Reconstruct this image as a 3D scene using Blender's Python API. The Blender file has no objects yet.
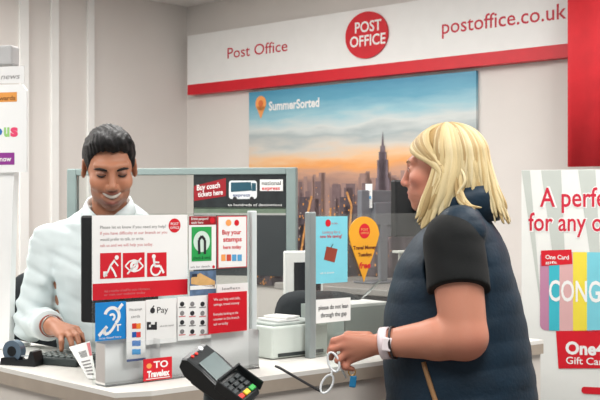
import bpy, bmesh, math, random
import numpy as np
from mathutils import Vector, Matrix
random.seed(7); rng = np.random.default_rng(5)
S = bpy.context.scene
COL = S.collection
F, CX, HY, EZ = 1100.0, 300.0, 203.0, 1.42      # lens in pixels, picture centre, horizon, eye height

# ------------------------------------------------------------------ materials
def lin(c):
    return tuple((v/255/12.92 if v/255 <= .04045 else ((v/255+.055)/1.055)**2.4) for v in c)
MATS = {}
def M(name, rgb=(200,200,200), rough=.55, noise=.04, scale=14, metal=0, spec=.4, bump=0, bscale=60, emit=0):
    if name in MATS: return MATS[name]
    m = bpy.data.materials.new(name); m.use_nodes = True
    nt = m.node_tree; b = nt.nodes['Principled BSDF']
    c = lin(rgb)
    b.inputs['Roughness'].default_value = rough
    b.inputs['Metallic'].default_value = metal
    b.inputs['Specular IOR Level'].default_value = spec
    tc = nt.nodes.new('ShaderNodeTexCoord')
    if noise:
        n = nt.nodes.new('ShaderNodeTexNoise'); n.inputs['Scale'].default_value = scale; n.inputs['Detail'].default_value = 4
        r = nt.nodes.new('ShaderNodeValToRGB')
        r.color_ramp.elements[0].position = .3; r.color_ramp.elements[1].position = .7
        r.color_ramp.elements[0].color = tuple(v*(1-noise*2) for v in c)+(1,)
        r.color_ramp.elements[1].color = tuple(min(1,v*(1+noise)) for v in c)+(1,)
        nt.links.new(tc.outputs['Object'], n.inputs['Vector']); nt.links.new(n.outputs['Fac'], r.inputs['Fac'])
        nt.links.new(r.outputs['Color'], b.inputs['Base Color'])
    else:
        b.inputs['Base Color'].default_value = c+(1,)
    if bump:
        n2 = nt.nodes.new('ShaderNodeTexNoise'); n2.inputs['Scale'].default_value = bscale
        bp = nt.nodes.new('ShaderNodeBump'); bp.inputs['Strength'].default_value = bump; bp.inputs['Distance'].default_value = .01
        nt.links.new(tc.outputs['Object'], n2.inputs['Vector']); nt.links.new(n2.outputs['Fac'], bp.inputs['Height'])
        nt.links.new(bp.outputs['Normal'], b.inputs['Normal'])
    if emit:
        b.inputs['Emission Color'].default_value = c+(1,); b.inputs['Emission Strength'].default_value = emit
    MATS[name] = m
    return m
def glass(name, tint=(235,240,238), refl=.10, rough=.05, haze=0.0):
    if name in MATS: return MATS[name]
    m = bpy.data.materials.new(name); m.use_nodes = True
    nt = m.node_tree; nt.nodes.clear()
    out = nt.nodes.new('ShaderNodeOutputMaterial'); tr = nt.nodes.new('ShaderNodeBsdfTransparent')
    gl = nt.nodes.new('ShaderNodeBsdfGlossy'); df = nt.nodes.new('ShaderNodeBsdfDiffuse')
    mx = nt.nodes.new('ShaderNodeMixShader'); m2 = nt.nodes.new('ShaderNodeMixShader')
    lw = nt.nodes.new('ShaderNodeFresnel'); lw.inputs['IOR'].default_value = 1.25+refl
    tr.inputs['Color'].default_value = lin(tint)+(1,); gl.inputs['Roughness'].default_value = rough
    df.inputs['Color'].default_value = lin((246,247,246))+(1,)
    m2.inputs['Fac'].default_value = haze
    nt.links.new(lw.outputs['Fac'], mx.inputs['Fac'])
    nt.links.new(tr.outputs[0], m2.inputs[1]); nt.links.new(df.outputs[0], m2.inputs[2])
    nt.links.new(m2.outputs[0], mx.inputs[1]); nt.links.new(gl.outputs[0], mx.inputs[2])
    nt.links.new(mx.outputs[0], out.inputs['Surface'])
    MATS[name] = m
    return m
def painted(name, rough=.5, spec=.35, sss=0, bump=.0, bscale=200, stretch=None, var=.0):
    """skin / hair: base colour from the mesh's own colour attribute"""
    m = bpy.data.materials.new(name); m.use_nodes = True
    nt = m.node_tree; b = nt.nodes['Principled BSDF']
    a = nt.nodes.new('ShaderNodeVertexColor'); a.layer_name = 'paint'
    b.inputs['Roughness'].default_value = rough; b.inputs['Specular IOR Level'].default_value = spec
    tc = nt.nodes.new('ShaderNodeTexCoord'); n = nt.nodes.new('ShaderNodeTexNoise'); n.inputs['Scale'].default_value = bscale
    if stretch:
        mp = nt.nodes.new('ShaderNodeMapping'); mp.inputs['Scale'].default_value = stretch
        nt.links.new(tc.outputs['Object'], mp.inputs['Vector']); nt.links.new(mp.outputs['Vector'], n.inputs['Vector'])
    else:
        nt.links.new(tc.outputs['Object'], n.inputs['Vector'])
    mixn = nt.nodes.new('ShaderNodeMix'); mixn.data_type = 'RGBA'; mixn.blend_type = 'MULTIPLY'
    mixn.inputs['Factor'].default_value = var
    nt.links.new(a.outputs['Color'], mixn.inputs['A']); nt.links.new(n.outputs['Fac'], mixn.inputs['B'])
    nt.links.new(mixn.outputs['Result'], b.inputs['Base Color'])
    if bump:
        bp = nt.nodes.new('ShaderNodeBump'); bp.inputs['Strength'].default_value = bump; bp.inputs['Distance'].default_value = .004
        nt.links.new(n.outputs['Fac'], bp.inputs['Height']); nt.links.new(bp.outputs['Normal'], b.inputs['Normal'])
    if sss:
        b.inputs['Subsurface Weight'].default_value = sss; b.inputs['Subsurface Scale'].default_value = .008
        b.inputs['Subsurface Radius'].default_value = (1,.4,.25)
    return m

# ------------------------------------------------------------------ objects
def tag(o, label=None, cat=None, group=None, kind=None):
    if label: o['label'] = label
    if cat: o['category'] = cat
    if group: o['group'] = group
    if kind: o['kind'] = kind
    return o
def thing(name, label, cat, loc, group=None):
    o = bpy.data.objects.new(name, None); COL.objects.link(o); o.location = loc; o.empty_display_size = .1
    return tag(o, label, cat, group)
def wloc(o):
    v = Vector((0,0,0))
    while o is not None: v += Vector(o.location); o = o.parent
    return v
def link_mesh(name, V, faces, mats, fm=None, parent=None, smooth=False, colors=None):
    V = np.asarray(V, dtype=np.float64)
    if parent is not None: org = np.array(wloc(parent)); loc = (0,0,0)
    else:
        org = np.array([(V[:,0].min()+V[:,0].max())/2, (V[:,1].min()+V[:,1].max())/2, V[:,2].min()]); loc = tuple(org)
    me = bpy.data.meshes.new(name)
    me.from_pydata((V-org).tolist(), [], [list(map(int,f)) for f in faces])
    for m in (mats if isinstance(mats,(list,tuple)) else [mats]): me.materials.append(m)
    if fm is not None: me.polygons.foreach_set('material_index', np.asarray(fm, dtype=np.int32))
    me.polygons.foreach_set('use_smooth', np.full(len(faces), smooth, dtype=bool))
    if colors is not None:
        at = me.color_attributes.new('paint', 'FLOAT_COLOR', 'POINT')
        cc = np.concatenate([colors, np.ones((len(V),1))],1).astype(np.float32)
        at.data.foreach_set('color', cc.ravel())
    me.update()
    o = bpy.data.objects.new(name, me); COL.objects.link(o); o.location = loc; o.parent = parent
    return o

class MB:
    """collects shapes, links them as ONE mesh object"""
    def __init__(s): s.V, s.Fc, s.fm, s.mats, s.sm = [], [], [], [], []
    def mi(s, m):
        if m not in s.mats: s.mats.append(m)
        return s.mats.index(m)
    def add(s, V, Fs, m, smooth=False):
        b = len(s.V); s.V += [tuple(v) for v in V]; k = s.mi(m)
        for f in Fs: s.Fc.append([b+i for i in f]); s.fm.append(k); s.sm.append(smooth)
        return s
    def box(s, c, size, m, R=None, bev=0.0, seg=2, top=None):
        bm = bmesh.new(); bmesh.ops.create_cube(bm, size=1)
        for v in bm.verts: v.co = Vector((v.co.x*size[0], v.co.y*size[1], v.co.z*size[2]))
        if top:
            for v in bm.verts:
                if v.co.z > 0: v.co.x *= top[0]; v.co.y *= top[1]
        if bev: bmesh.ops.bevel(bm, geom=list(bm.edges), offset=bev, segments=seg, profile=.5, affect='EDGES')
        return s.bm(bm, c, m, R, smooth=False)
    def bm(s, bm, c, m, R=None, smooth=False):
        R = R or Matrix.Identity(3); c = Vector(c); bm.verts.index_update()
        s.add([R @ v.co + c for v in bm.verts], [[v.index for v in f.verts] for f in bm.faces], m, smooth); bm.free(); return s
    def cone(s, a, b, ra, rb, m, n=24, smooth=True):
        a, b = Vector(a), Vector(b); z = (b-a).normalized(); x = z.orthogonal().normalized(); y = z.cross(x)
        V, Fs = [], []
        for p, r in ((a,ra),(b,rb)):
            for i in range(n):
                t = 2*math.pi*i/n; V.append(p+x*(r*math.cos(t))+y*(r*math.sin(t)))
        for i in range(n): Fs.append([i,(i+1)%n,n+(i+1)%n,n+i])
        s.add(V, Fs, m, smooth); s.add(V[:n], [list(range(n))[::-1]], m); s.add(V[n:], [list(range(n))], m); return s
    def tube(s, pts, r, m, n=10, flat=None):
        pts = [Vector(p) for p in pts]; rr = r if isinstance(r,(list,tuple)) else [r]*len(pts)
        V, Fs = [], []; prev = None
        for i,p in enumerate(pts):
            z = (pts[min(i+1,len(pts)-1)]-pts[max(i-1,0)]).normalized()
            x = (prev - z*prev.dot(z)) if prev else z.orthogonal()
            if x.length < 1e-6: x = z.orthogonal()
            x.normalize(); prev = x; y = z.cross(x)
            for k in range(n):
                t = 2*math.pi*k/n; V.append(p+x*(rr[i]*math.cos(t))+y*(rr[i]*(flat or 1)*math.sin(t)))
        for i in range(len(pts)-1):
            for k in range(n): Fs.append([i*n+k,i*n+(k+1)%n,(i+1)*n+(k+1)%n,(i+1)*n+k])
        Fs.append(list(range(n))[::-1]); Fs.append([len(V)-n+k for k in range(n)])
        return s.add(V, Fs, m, True)
    def prism(s, poly, z0, z1, m):
        n = len(poly); V = [(x,y,z0) for x,y in poly]+[(x,y,z1) for x,y in poly]
        Fs = [[i,(i+1)%n,n+(i+1)%n,n+i] for i in range(n)]+[list(range(n))[::-1], [n+i for i in range(n)]]
        return s.add(V, Fs, m)
    def build(s, name, parent=None):
        o = link_mesh(name, s.V, s.Fc, s.mats, s.fm, parent)
        o.data.polygons.foreach_set('use_smooth', np.array(s.sm, dtype=bool)); return o

# ------------------------------------------------------------------ upright planes and flat prints
def pt(px, py, Y): return ((px-CX)/F*Y, Y, EZ-(py-HY)/F*Y)
class Plane:
    def __init__(s, A, d):
        l = math.hypot(*d); s.A = A; s.d = (d[0]/l, d[1]/l); s.n = (s.d[1], -s.d[0])
    def off(s, o):
        p = Plane((s.A[0]+s.n[0]*o, s.A[1]+s.n[1]*o), s.d); return p
    def tz(s, px, py):
        k = (px-CX)/F; t = (k*s.A[1]-s.A[0])/(s.d[0]-k*s.d[1]); Y = s.A[1]+s.d[1]*t
        return t, EZ-(py-HY)/F*Y
    def w(s, t, z, o=0): return (s.A[0]+s.d[0]*t+s.n[0]*o, s.A[1]+s.d[1]*t+s.n[1]*o, z)
    def rot(s):  # columns: along, toward-viewer, up
        return Matrix(((s.d[0], s.n[0], 0),(s.d[1], s.n[1], 0),(0,0,1)))
TXT = {}
def text_mesh(body, bold=.0, shear=0.0, spacing=1.0):
    key = (body,bold,shear,spacing)
    if key in TXT: return TXT[key]
    cu = bpy.data.curves.new('writing', 'FONT'); cu.body = body; cu.size = 1; cu.offset = bold; cu.shear = shear; cu.space_character = spacing
    cu.resolution_u = 3
    o = bpy.data.objects.new('writing', cu); COL.objects.link(o)
    dg = bpy.context.evaluated_depsgraph_get(); me = bpy.data.meshes.new_from_object(o.evaluated_get(dg))
    V = np.array([v.co[:2] for v in me.vertices]).reshape(-1,2); Fs = [list(p.vertices) for p in me.polygons]
    bpy.data.objects.remove(o); bpy.data.curves.remove(cu); bpy.data.meshes.remove(me)
    TXT[key] = (V,Fs); return V,Fs
CAP = .70
class Print:
    """a flat printed thing: a thin board and the print on its face, one mesh"""
    def __init__(s, plane, step=.0006): s.p, s.mb, s.step = plane, MB(), step
    def poly(s, pts, m, layer=1):
        s.mb.add([s.p.w(t,z,layer*s.step) for t,z in pts], [list(range(len(pts)))], m); return s
    def rect(s, t0, z0, t1, z1, m, layer=1): return s.poly([(t0,z0),(t1,z0),(t1,z1),(t0,z1)], m, layer)
    def px(s, x0, y0, x1, y1, m, layer=1):
        t0,z1 = s.p.tz(x0,y0); t1,_ = s.p.tz(x1,y0); _,z0 = s.p.tz(x0,y1); return s.rect(t0,z0,t1,z1,m,layer)
    def pxpoly(s, pts, m, layer=1): return s.poly([s.p.tz(*q) for q in pts], m, layer)
    def board(s, t0, z0, t1, z1, m, th=.003):
        c = [s.p.w(t,z,o) for o in (0,-th) for t,z in ((t0,z0),(t1,z0),(t1,z1),(t0,z1))]
        s.mb.add(c, [[0,1,2,3],[7,6,5,4],[0,4,5,1],[1,5,6,2],[2,6,7,3],[3,7,4,0]], m); return s
    def boardpx(s, x0, y0, x1, y1, m, th=.003):
        t0,z1 = s.p.tz(x0,y0); t1,_ = s.p.tz(x1,y0); _,z0 = s.p.tz(x0,y1); return s.board(t0,z0,t1,z1,m,th)
    def disc(s, px, py, r, m, layer=1, sx=1, n=32, a0=0, a1=360):
        t,z = s.p.tz(px,py); t2,_ = s.p.tz(px+r,py); R = t2-t
        q = [(t+R*sx*math.cos(math.radians(a0+(a1-a0)*i/n)), z+R*math.sin(math.radians(a0+(a1-a0)*i/n))) for i in range(n if a1-a0>=360 else n+1)]
        return s.poly(q, m, layer)
    def ring(s, px, py, r0, r1, m, layer=1, a0=0, a1=360, n=28):
        t,z = s.p.tz(px,py); t2,_ = s.p.tz(px+1,py); u = t2-t
        for i in range(n):
            a, b = math.radians(a0+(a1-a0)*i/n), math.radians(a0+(a1-a0)*(i+1)/n)
            s.poly([(t+u*r0*math.cos(a),z+u*r0*math.sin(a)),(t+u*r1*math.cos(a),z+u*r1*math.sin(a)),(t+u*r1*math.cos(b),z+u*r1*math.sin(b)),(t+u*r0*math.cos(b),z+u*r0*math.sin(b))], m, layer)
        return s
    def line(s, pts, w, m, layer=1):
        q = [s.p.tz(*a) for a in pts]; t2,_ = s.p.tz(pts[0][0]+1,pts[0][1]); u = (t2-q[0][0])*w/2
        for (a,b),(c,d) in zip(q[:-1], q[1:]):
            l = math.hypot(c-a,d-b) or 1; nx, nz = -(d-b)/l*u, (c-a)/l*u
            s.poly([(a+nx,b+nz),(c+nx,d+nz),(c-nx,d-nz),(a-nx,b-nz)], m, layer)
        return s
    def text(s, body, x0, yb, x1, cap, m, layer=2, bold=.0, shear=0, tilt=0):
        """x0..x1: span in the picture, yb: baseline at x0, cap: capital height there (pixels)"""
        V,Fs = text_mesh(body, bold, shear)
        t0,z0 = s.p.tz(x0,yb); t1,_ = s.p.tz(x1,yb); _,zc = s.p.tz(x0,yb-cap)
        w = V[:,0].max()-V[:,0].min(); sx = (t1-t0)/w; sz = (zc-z0)/CAP
        X = t0+(V[:,0]-V[:,0].min())*sx; Z = z0+V[:,1]*sz+tilt*(X-t0)
        s.mb.add([s.p.w(a,b,layer*s.step) for a,b in zip(X,Z)], Fs, m); return s
    def rtext(s, body, t0, z0, t1, cap, m, layer=2, bold=0, shear=0):
        V,Fs = text_mesh(body, bold, shear); w = V[:,0].max()-V[:,0].min(); sx = (t1-t0)/w
        s.mb.add([s.p.w(t0+(a-V[:,0].min())*sx, z0+b*cap/CAP, layer*s.step) for a,b in V], Fs, m); return s
    def build(s, name, parent=None): return s.mb.build(name, parent)

# ------------------------------------------------------------------ soft shapes: distance fields and their surface
def smin(a,b,k):
    h = np.clip(.5+.5*(b-a)/k,0,1); return b+(a-b)*h-k*h*(1-h)
def smax(a,b,k): return -smin(-a,-b,k)
def ell(c, r, R=None):
    c = np.array(c,np.float32); r = np.array(r,np.float32); Q = None if R is None else np.array(R,np.float32)
    def f(P):
        q = P-c
        if Q is not None: q = q@Q
        k0 = np.sqrt(((q/r)**2).sum(1)); k1 = np.sqrt(((q/(r*r))**2).sum(1))+1e-9
        return k0*(k0-1)/k1
    return f
def cap(a, b, ra, rb=None):
    a = np.array(a,np.float32); b = np.array(b,np.float32); rb = ra if rb is None else rb; ba = b-a; l2 = float((ba*ba).sum())+1e-12
    def f(P):
        q = P-a; h = np.clip(q@ba/l2,0,1); d = q-h[:,None]*ba
        return np.sqrt((d*d).sum(1))-(ra+(rb-ra)*h)
    return f
def chain(pts, rads, k=.004):
    fs = [cap(pts[i],pts[i+1],rads[i],rads[i+1]) for i in range(len(pts)-1)]
    def f(P):
        d = fs[0](P)
        for g in fs[1:]: d = smin(d,g(P),k)
        return d
    return f
def loft(z, cu, cv, ru, rv, org, fwd):
    """stack of ellipses: z stations, centre offsets and radii along fwd (u) and its left (v)"""
    org = np.array(org,np.float32); u = np.array((fwd[0],fwd[1]),np.float32); u /= np.linalg.norm(u); v = np.array((-u[1],u[0]))
    z = np.array(z); zz = np.linspace(z[0],z[-1],60)
    def sm(a):
        y = np.interp(zz,z,a); 
        for _ in range(6): y[1:-1] = .25*y[:-2]+.5*y[1:-1]+.25*y[2:]
        return y
    CU,CV,RU,RV = sm(cu),sm(cv),sm(ru),sm(rv)
    def f(P):
        q = P[:,:2]-org[:2]; a = q@u; b = q@v; h = P[:,2]
        hc = np.clip(h,zz[0],zz[-1])
        au = (a-np.interp(hc,zz,CU)); av = (b-np.interp(hc,zz,CV)); r1 = np.interp(hc,zz,RU); r2 = np.interp(hc,zz,RV)
        k0 = np.sqrt((au/r1)**2+(av/r2)**2); k1 = np.sqrt((au/r1**2)**2+(av/r2**2)**2)+1e-6
        d = np.where(k0<.2, -np.minimum(r1,r2)*.8, k0*(k0-1)/k1)
        e = np.maximum(zz[0]-h, h-zz[-1])
        return smax(d, e, .03)
    return f
class Field:
    def __init__(s): s.ops = []
    def u(s,f,k=.012): s.ops.append((0,f,k)); return s
    def sub(s,f,k=.006): s.ops.append((1,f,k)); return s
    def cut(s,f,k=.004): s.ops.append((2,f,k)); return s     # keep what is inside f
    def warp(s,f): s.ops.append((3,f,0)); return s
    def __call__(s,P):
        d = None
        for o,f,k in s.ops:
            e = f(P)
            if d is None: d = e
            elif o==0: d = smin(d,e,k)
            elif o==1: d = smax(d,-e,k)
            elif o==2: d = smax(d,e,k)
            else: d = d+e
        return d
def local(f, c, R, s=1.0):
    c = np.array(c,np.float32); R = np.array(R,np.float32)
    return lambda P: f(((P-c)@R)/s)*s
def half(p, n):
    p = np.array(p,np.float32); n = np.array(n,np.float32); n /= np.linalg.norm(n)
    return lambda P: (P-p)@n                                   # inside is against n
def snets(f, lo, hi, h, bs=8):
    lo = np.array(lo,np.float32); hi = np.array(hi,np.float32); nb = np.ceil((hi-lo)/(h*bs)).astype(int)
    g = np.stack(np.meshgrid(*[np.arange(n) for n in nb],indexing='ij'),-1).reshape(-1,3)
    act = []
    for i in range(0,len(g),200000):
        c = lo+(g[i:i+200000]+.5)*(h*bs); act.append(np.abs(f(c.astype(np.float32))) < h*bs*1.25)
    g = g[np.concatenate(act)]
    N = nb*bs+2
    o9 = np.stack(np.meshgrid(*[np.arange(bs+1)]*3,indexing='ij'),-1).reshape(-1,3)
    cs = np.array([(i,j,k) for i in (0,1) for j in (0,1) for k in (0,1)])
    ed = [(a,b) for a in range(8) for b in range(a+1,8) if np.abs(cs[a]-cs[b]).sum()==1]
    keys, verts, qs = [], [], []
    def key(I): return ((I[:,0]+1)*(N[1]+2)+(I[:,1]+1))*(N[2]+2)+(I[:,2]+1)
    for i in range(0,len(g),500):
        gb = g[i:i+500]; I = gb[:,None,:]*bs+o9[None]
        D = f((lo+I.reshape(-1,3)*h).astype(np.float32)).reshape(len(gb),bs+1,bs+1,bs+1)
        C = np.stack([D[:,a:a+bs,b:b+bs,c:c+bs] for a,b,c in cs],-1); neg = C<0; n = neg.sum(-1); mk = (n>0)&(n<8)
        w = np.argwhere(mk)
        if not len(w): continue
        cv = C[mk]; ng = neg[mk]; cell = gb[w[:,0]]*bs+w[:,1:]
        acc = np.zeros((len(w),3)); cnt = np.zeros(len(w))
        for a,b in ed:
            x = ng[:,a]!=ng[:,b]; t = np.where(x, cv[:,a]/(cv[:,a]-cv[:,b]+1e-20), 0)
            acc += x[:,None]*(cs[a]+t[:,None]*(cs[b]-cs[a])); cnt += x
        keys.append(key(cell)); verts.append(lo+(cell+acc/cnt[:,None])*h)
        for ax,ci in ((0,4),(1,2),(2,1)):
            x = ng[:,0]!=ng[:,ci]; c0 = cell[x]; s = ng[:,0][x]
            e1 = np.eye(3,dtype=int)[(ax+1)%3]; e2 = np.eye(3,dtype=int)[(ax+2)%3]
            q = np.stack([key(c0-e1-e2),key(c0-e2),key(c0),key(c0-e1)],1)
            q[~s] = q[~s][:,::-1]; qs.append(q)
    K = np.concatenate(keys); V = np.concatenate(verts); Q = np.concatenate(qs)
    o = np.argsort(K); K = K[o]; V = V[o]
    idx = np.clip(np.searchsorted(K,Q),0,len(K)-1); ok = (K[idx]==Q).all(1)
    return V.astype(np.float32), idx[ok]
def relax(V, Q, n=2, w=.5):
    E = np.concatenate([Q[:,[0,1]],Q[:,[1,2]],Q[:,[2,3]],Q[:,[3,0]]]); E = np.concatenate([E,E[:,::-1]])
    for _ in range(n):
        A = np.zeros_like(V); c = np.zeros(len(V),np.float32)
        for j in range(3): A[:,j] = np.bincount(E[:,0],V[E[:,1],j],len(V))
        c = np.bincount(E[:,0],minlength=len(V)); V = V*(1-w)+w*A/np.maximum(c,1)[:,None]
    return V
def biggest(V, Q):
    L = np.arange(len(V))
    while True:
        m = L[Q].min(1); N = L.copy()
        for k in range(4): np.minimum.at(N, Q[:,k], m)
        N = N[N]
        if (N==L).all(): break
        L = N
    u,c = np.unique(L, return_counts=True); keep = L==u[np.argmax(c)]; ix = np.cumsum(keep)-1
    return V[keep], ix[Q[keep[Q].all(1)]]
def soft(name, f, lo, hi, h, mat, parent=None, colors=None, n=1):
    V,Q = biggest(*snets(f,lo,hi,h)); V = relax(V,Q,n)
    return link_mesh(name, V, Q.tolist(), mat, None, parent, True, None if colors is None else colors(V))

# ------------------------------------------------------------------ planes of the place
ZC = .97                                                   # worktop height
scr = Plane((-.516,2.73),(.763,.646))                      # line of the glass screens
bwl = Plane((-.68,6.62),(.735,-.678))                      # back wall
lwl = Plane((-.68,6.62),(.678,.735))                       # left wall (t < 0)
CEIL = 2.60
white = M('white_print',(236,236,234),.5,.01); red = M('post_red',(208,24,40),.45,.03); dred = M('dark_red',(150,18,30),.5)
black = M('black_plastic',(22,24,26),.4,.05); ink = M('ink',(40,40,44),.6,0); grey = M('grey_ink',(130,128,128),.6,0)
steel = M('screen_steel',(150,158,158),.35,.03,metal=.3)

# ------------------------------------------------------------------ setting
def wall(name, pl, t0, t1, m, z1=CEIL, th=.1):
    p = Print(pl); p.board(t0,0,t1,z1,m,th); o = p.build(name); tag(o,kind='structure'); return o
wm = M('wall_paint',(218,213,208),.8,.012,3,bump=.03)
wall('wall_left', lwl, -6.5, .1, wm); wall('wall_back', bwl, -.1, 6.0, wm)
def flat(name, z0, z1, m):
    o = MB().prism([(-6,-3.2),(4.5,-3.2),(4.5,2.6),(-.6,7.0),(-1.0,6.9),(-6,1.5)], z0, z1, m).build(name); tag(o,kind='structure')
flat('floor', -.1, 0, M('floor_vinyl',(120,112,106),.5,.06,8)); flat('ceiling', CEIL, CEIL+.1, M('ceiling_white',(235,233,230),.8,.01))
tw = M('trim_white',(236,236,233),.5,.01)
for i,(a,b) in enumerate(((50,57),(86.5,92.5),(18.5,27))):
    t0,_ = lwl.tz(a,200); t1,_ = lwl.tz(b,200); p = Print(lwl.off(.018)); p.board(t0,0,t1,CEIL,tw,.017); tag(p.build('trim_%d'%(i+1)),kind='structure')
p = Print(bwl.off(.012)); p.board(.02,0,5.9,.09,tw,.011); tag(p.build('baseboard_back'),kind='structure')
p = Print(lwl.off(.012)); p.board(-6,0,-.02,.09,tw,.011); tag(p.build('baseboard_left'),kind='structure')

# ------------------------------------------------------------------ fascia sign along the back wall
fp = bwl.off(.06)
ta,zt = fp.tz(187.5,36); tb,_ = fp.tz(571,60); _,zb = fp.tz(187.5,95); _,zr = fp.tz(187.5,85)
tb += .5
fas = thing('shop_fascia', 'long white wall sign with red lettering and red lower stripe', 'sign', fp.w((ta+tb)/2, zb))
p = Print(fp); p.board(ta,zr,tb,zt,white,.055)
tx = M('sign_red',(196,30,52),.5,.02)
p.text('Post Office', 227.5, 58.6, 287.5, 10.6, tx, 1, .004)
p.text('postoffice.co.uk', 442, 34.0, 566.5, 14.5, tx, 1, .006)
p.build('sign_panel', fas)
p = Print(fp); p.board(ta,zb,tb,zr,red,.055); p.build('red_stripe', fas)
p = Print(fp.off(.012)); t0,z0 = fp.tz(367.5,35.2); t1,_ = fp.tz(389,35.2); rr = t1-t0
n = 40; ring = [(t0+rr*math.cos(2*math.pi*i/n), z0+rr*.86*math.sin(2*math.pi*i/n)) for i in range(n)]
p.poly(ring, red, 0)
for i in range(n):
    a,b = ring[i],ring[(i+1)%n]; p.mb.add([p.p.w(*a,0),p.p.w(*a,-.011),p.p.w(*b,-.011),p.p.w(*b,0)],[[0,1,2,3]],red)
p.text('POST', 355, 33.2, 381.5, 10.5, white, 1, .018); p.text('OFFICE', 350, 47.6, 385.5, 10.5, white, 1, .018)
p.build('roundel', fas)

# ------------------------------------------------------------------ big skyline poster
pp = bwl.off(.02)
pa,pzt = pp.tz(249,92.5); pb,_ = pp.tz(476,70); pzb = .96
def sky_print():
    m = bpy.data.materials.new('sunset_print'); m.use_nodes = True; nt = m.node_tree; b = nt.nodes['Principled BSDF']; b.inputs['Roughness'].default_value = .4
    tc = nt.nodes.new('ShaderNodeTexCoord'); sp = nt.nodes.new('ShaderNodeSeparateXYZ'); rp = nt.nodes.new('ShaderNodeValToRGB')
    mr = nt.nodes.new('ShaderNodeMapRange'); mr.inputs['From Min'].default_value = 0; mr.inputs['From Max'].default_value = pzt-pzb
    mp = nt.nodes.new('ShaderNodeMapping'); mp.inputs['Scale'].default_value = (1.6,1.6,9); nz = nt.nodes.new('ShaderNodeTexNoise'); nz.inputs['Scale'].default_value = 1.7; nz.inputs['Detail'].default_value = 6
    ad = nt.nodes.new('ShaderNodeMath'); ad.operation = 'MULTIPLY_ADD'; ad.inputs[1].default_value = .16; 
    nt.links.new(tc.outputs['Object'], sp.inputs[0]); nt.links.new(sp.outputs['Z'], mr.inputs['Value'])
    nt.links.new(tc.outputs['Object'], mp.inputs[0]); nt.links.new(mp.outputs[0], nz.inputs['Vector'])
    nt.links.new(nz.outputs['Fac'], ad.inputs[0])
    s2 = nt.nodes.new('ShaderNodeMath'); s2.operation='SUBTRACT'; s2.inputs[1].default_value = .08
    nt.links.new(mr.outputs[0], s2.inputs[0]); nt.links.new(s2.outputs[0], ad.inputs[2]); nt.links.new(ad.outputs[0], rp.inputs[0])
    st = [(0,(84,70,76)),(.50,(132,108,106)),(.56,(196,150,124)),(.60,(232,160,92)),(.645,(232,190,146)),(.70,(206,202,194)),(.75,(168,180,182)),(.80,(206,212,210)),(.86,(150,194,206)),(.93,(96,164,190)),(1,(70,146,178))]
    e = rp.color_ramp.elements
    e[0].position, e[0].color = st[0][0], lin(st[0][1])+(1,); e[1].position, e[1].color = st[-1][0], lin(st[-1][1])+(1,)
    for q,c in st[1:-1]:
        x = e.new(q); x.color = lin(c)+(1,)
    nt.links.new(rp.outputs[0], b.inputs['Base Color']); return m
p = Print(pp, .0008); p.board(pa,pzb,pb,pzt,sky_print(),.018)
H = pzt-pzb; W = pb-pa
far = M('skyline_far',(158,128,120),.5,.05); mid = M('skyline_mid',(116,96,98),.5,.08,40); near = M('skyline_near',(84,72,78),.5,.1,40); lit = M('skyline_lights',(236,160,74),.5,.1); pale = M('skyline_pale',(186,168,160),.5,.1)
for k,(m,base,var,cnt) in enumerate(((far,.545,.03,70),(mid,.47,.07,60),(near,.34,.12,44))):
    for i in range(cnt):
        x = random.uniform(0,W*.97); w = random.uniform(.015,.045)*(1+.4*k); h = H*(base+random.uniform(-var,var))
        p.rect(pa+x,pzb,min(pa+x+w,pb),pzb+h,m,1+k)
p.rect(pa,pzb,pb,pzb+H*.12,near,3)
for i in range(420):
    x = random.uniform(.01,W-.03); y = H*random.random()**1.2*.5; s = random.uniform(.003,.008)
    p.rect(pa+x,pzb+y,pa+x+s,pzb+y+s*random.uniform(.8,2),random.choice([lit,lit,pale]),4)
av = [(300,262),(304,236),(308,214),(312,196)],[(352,246),(350,228),(352,206),(347,192)],[(318,270),(330,228),(331,208)]
avm = M('skyline_avenue',(206,146,84),.5,.2,60)
for a in av: p.line(a,2.0,avm,4)
tower = M('skyline_tower',(118,104,112),.5,.08,30)
for w,y in ((7,178),(5.4,160),(3.8,152),(2.4,146)): p.px(383-w,y,383+w,240,tower,5)
p.pxpoly([(381.8,146),(383,131),(384.2,146)],tower,5)
p.text('SummerSorted',269,110.5,319.5,8.6,white,2,.03)
om = M('pin_orange',(240,160,90),.5,.03); p.disc(261,103.5,5.4,om,2); p.pxpoly([(256.2,106),(265.8,106),(261,119)],om,2); p.ring(261,103.5,0,2.4,M('pin_core',(216,112,60),.5,0),3)
tag(p.build('skyline_poster'), 'large sunset city skyline poster on the wall under the long sign', 'poster')

# ------------------------------------------------------------------ red fabric drop at the right
dp = bwl.off(.17); t0,z0 = dp.tz(570.5,167)
V,Fs = [],[]; n = 60
for zz in (z0, CEIL-.01):
    for side in (0,-.006):
        for i in range(n+1):
            t = t0+1.0*i/n; V.append(dp.w(t, zz, .022*math.sin(t*17+.5)+.012*math.sin(t*41+1)+side))
for i in range(n):
    a,b,c,d = i, n+1+i, 2*(n+1)+i, 3*(n+1)+i
    Fs += [[a,a+1,c+1,c],[b+1,b,d,d+1],[a+1,a,b,b+1],[c,c+1,d+1,d]]
o = link_mesh('fabric_banner', V, Fs, M('red_fabric',(206,42,50),.7,.04,bump=.05), smooth=True); tag(o,'plain red fabric banner hanging over the end of the white sign','banner')

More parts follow.
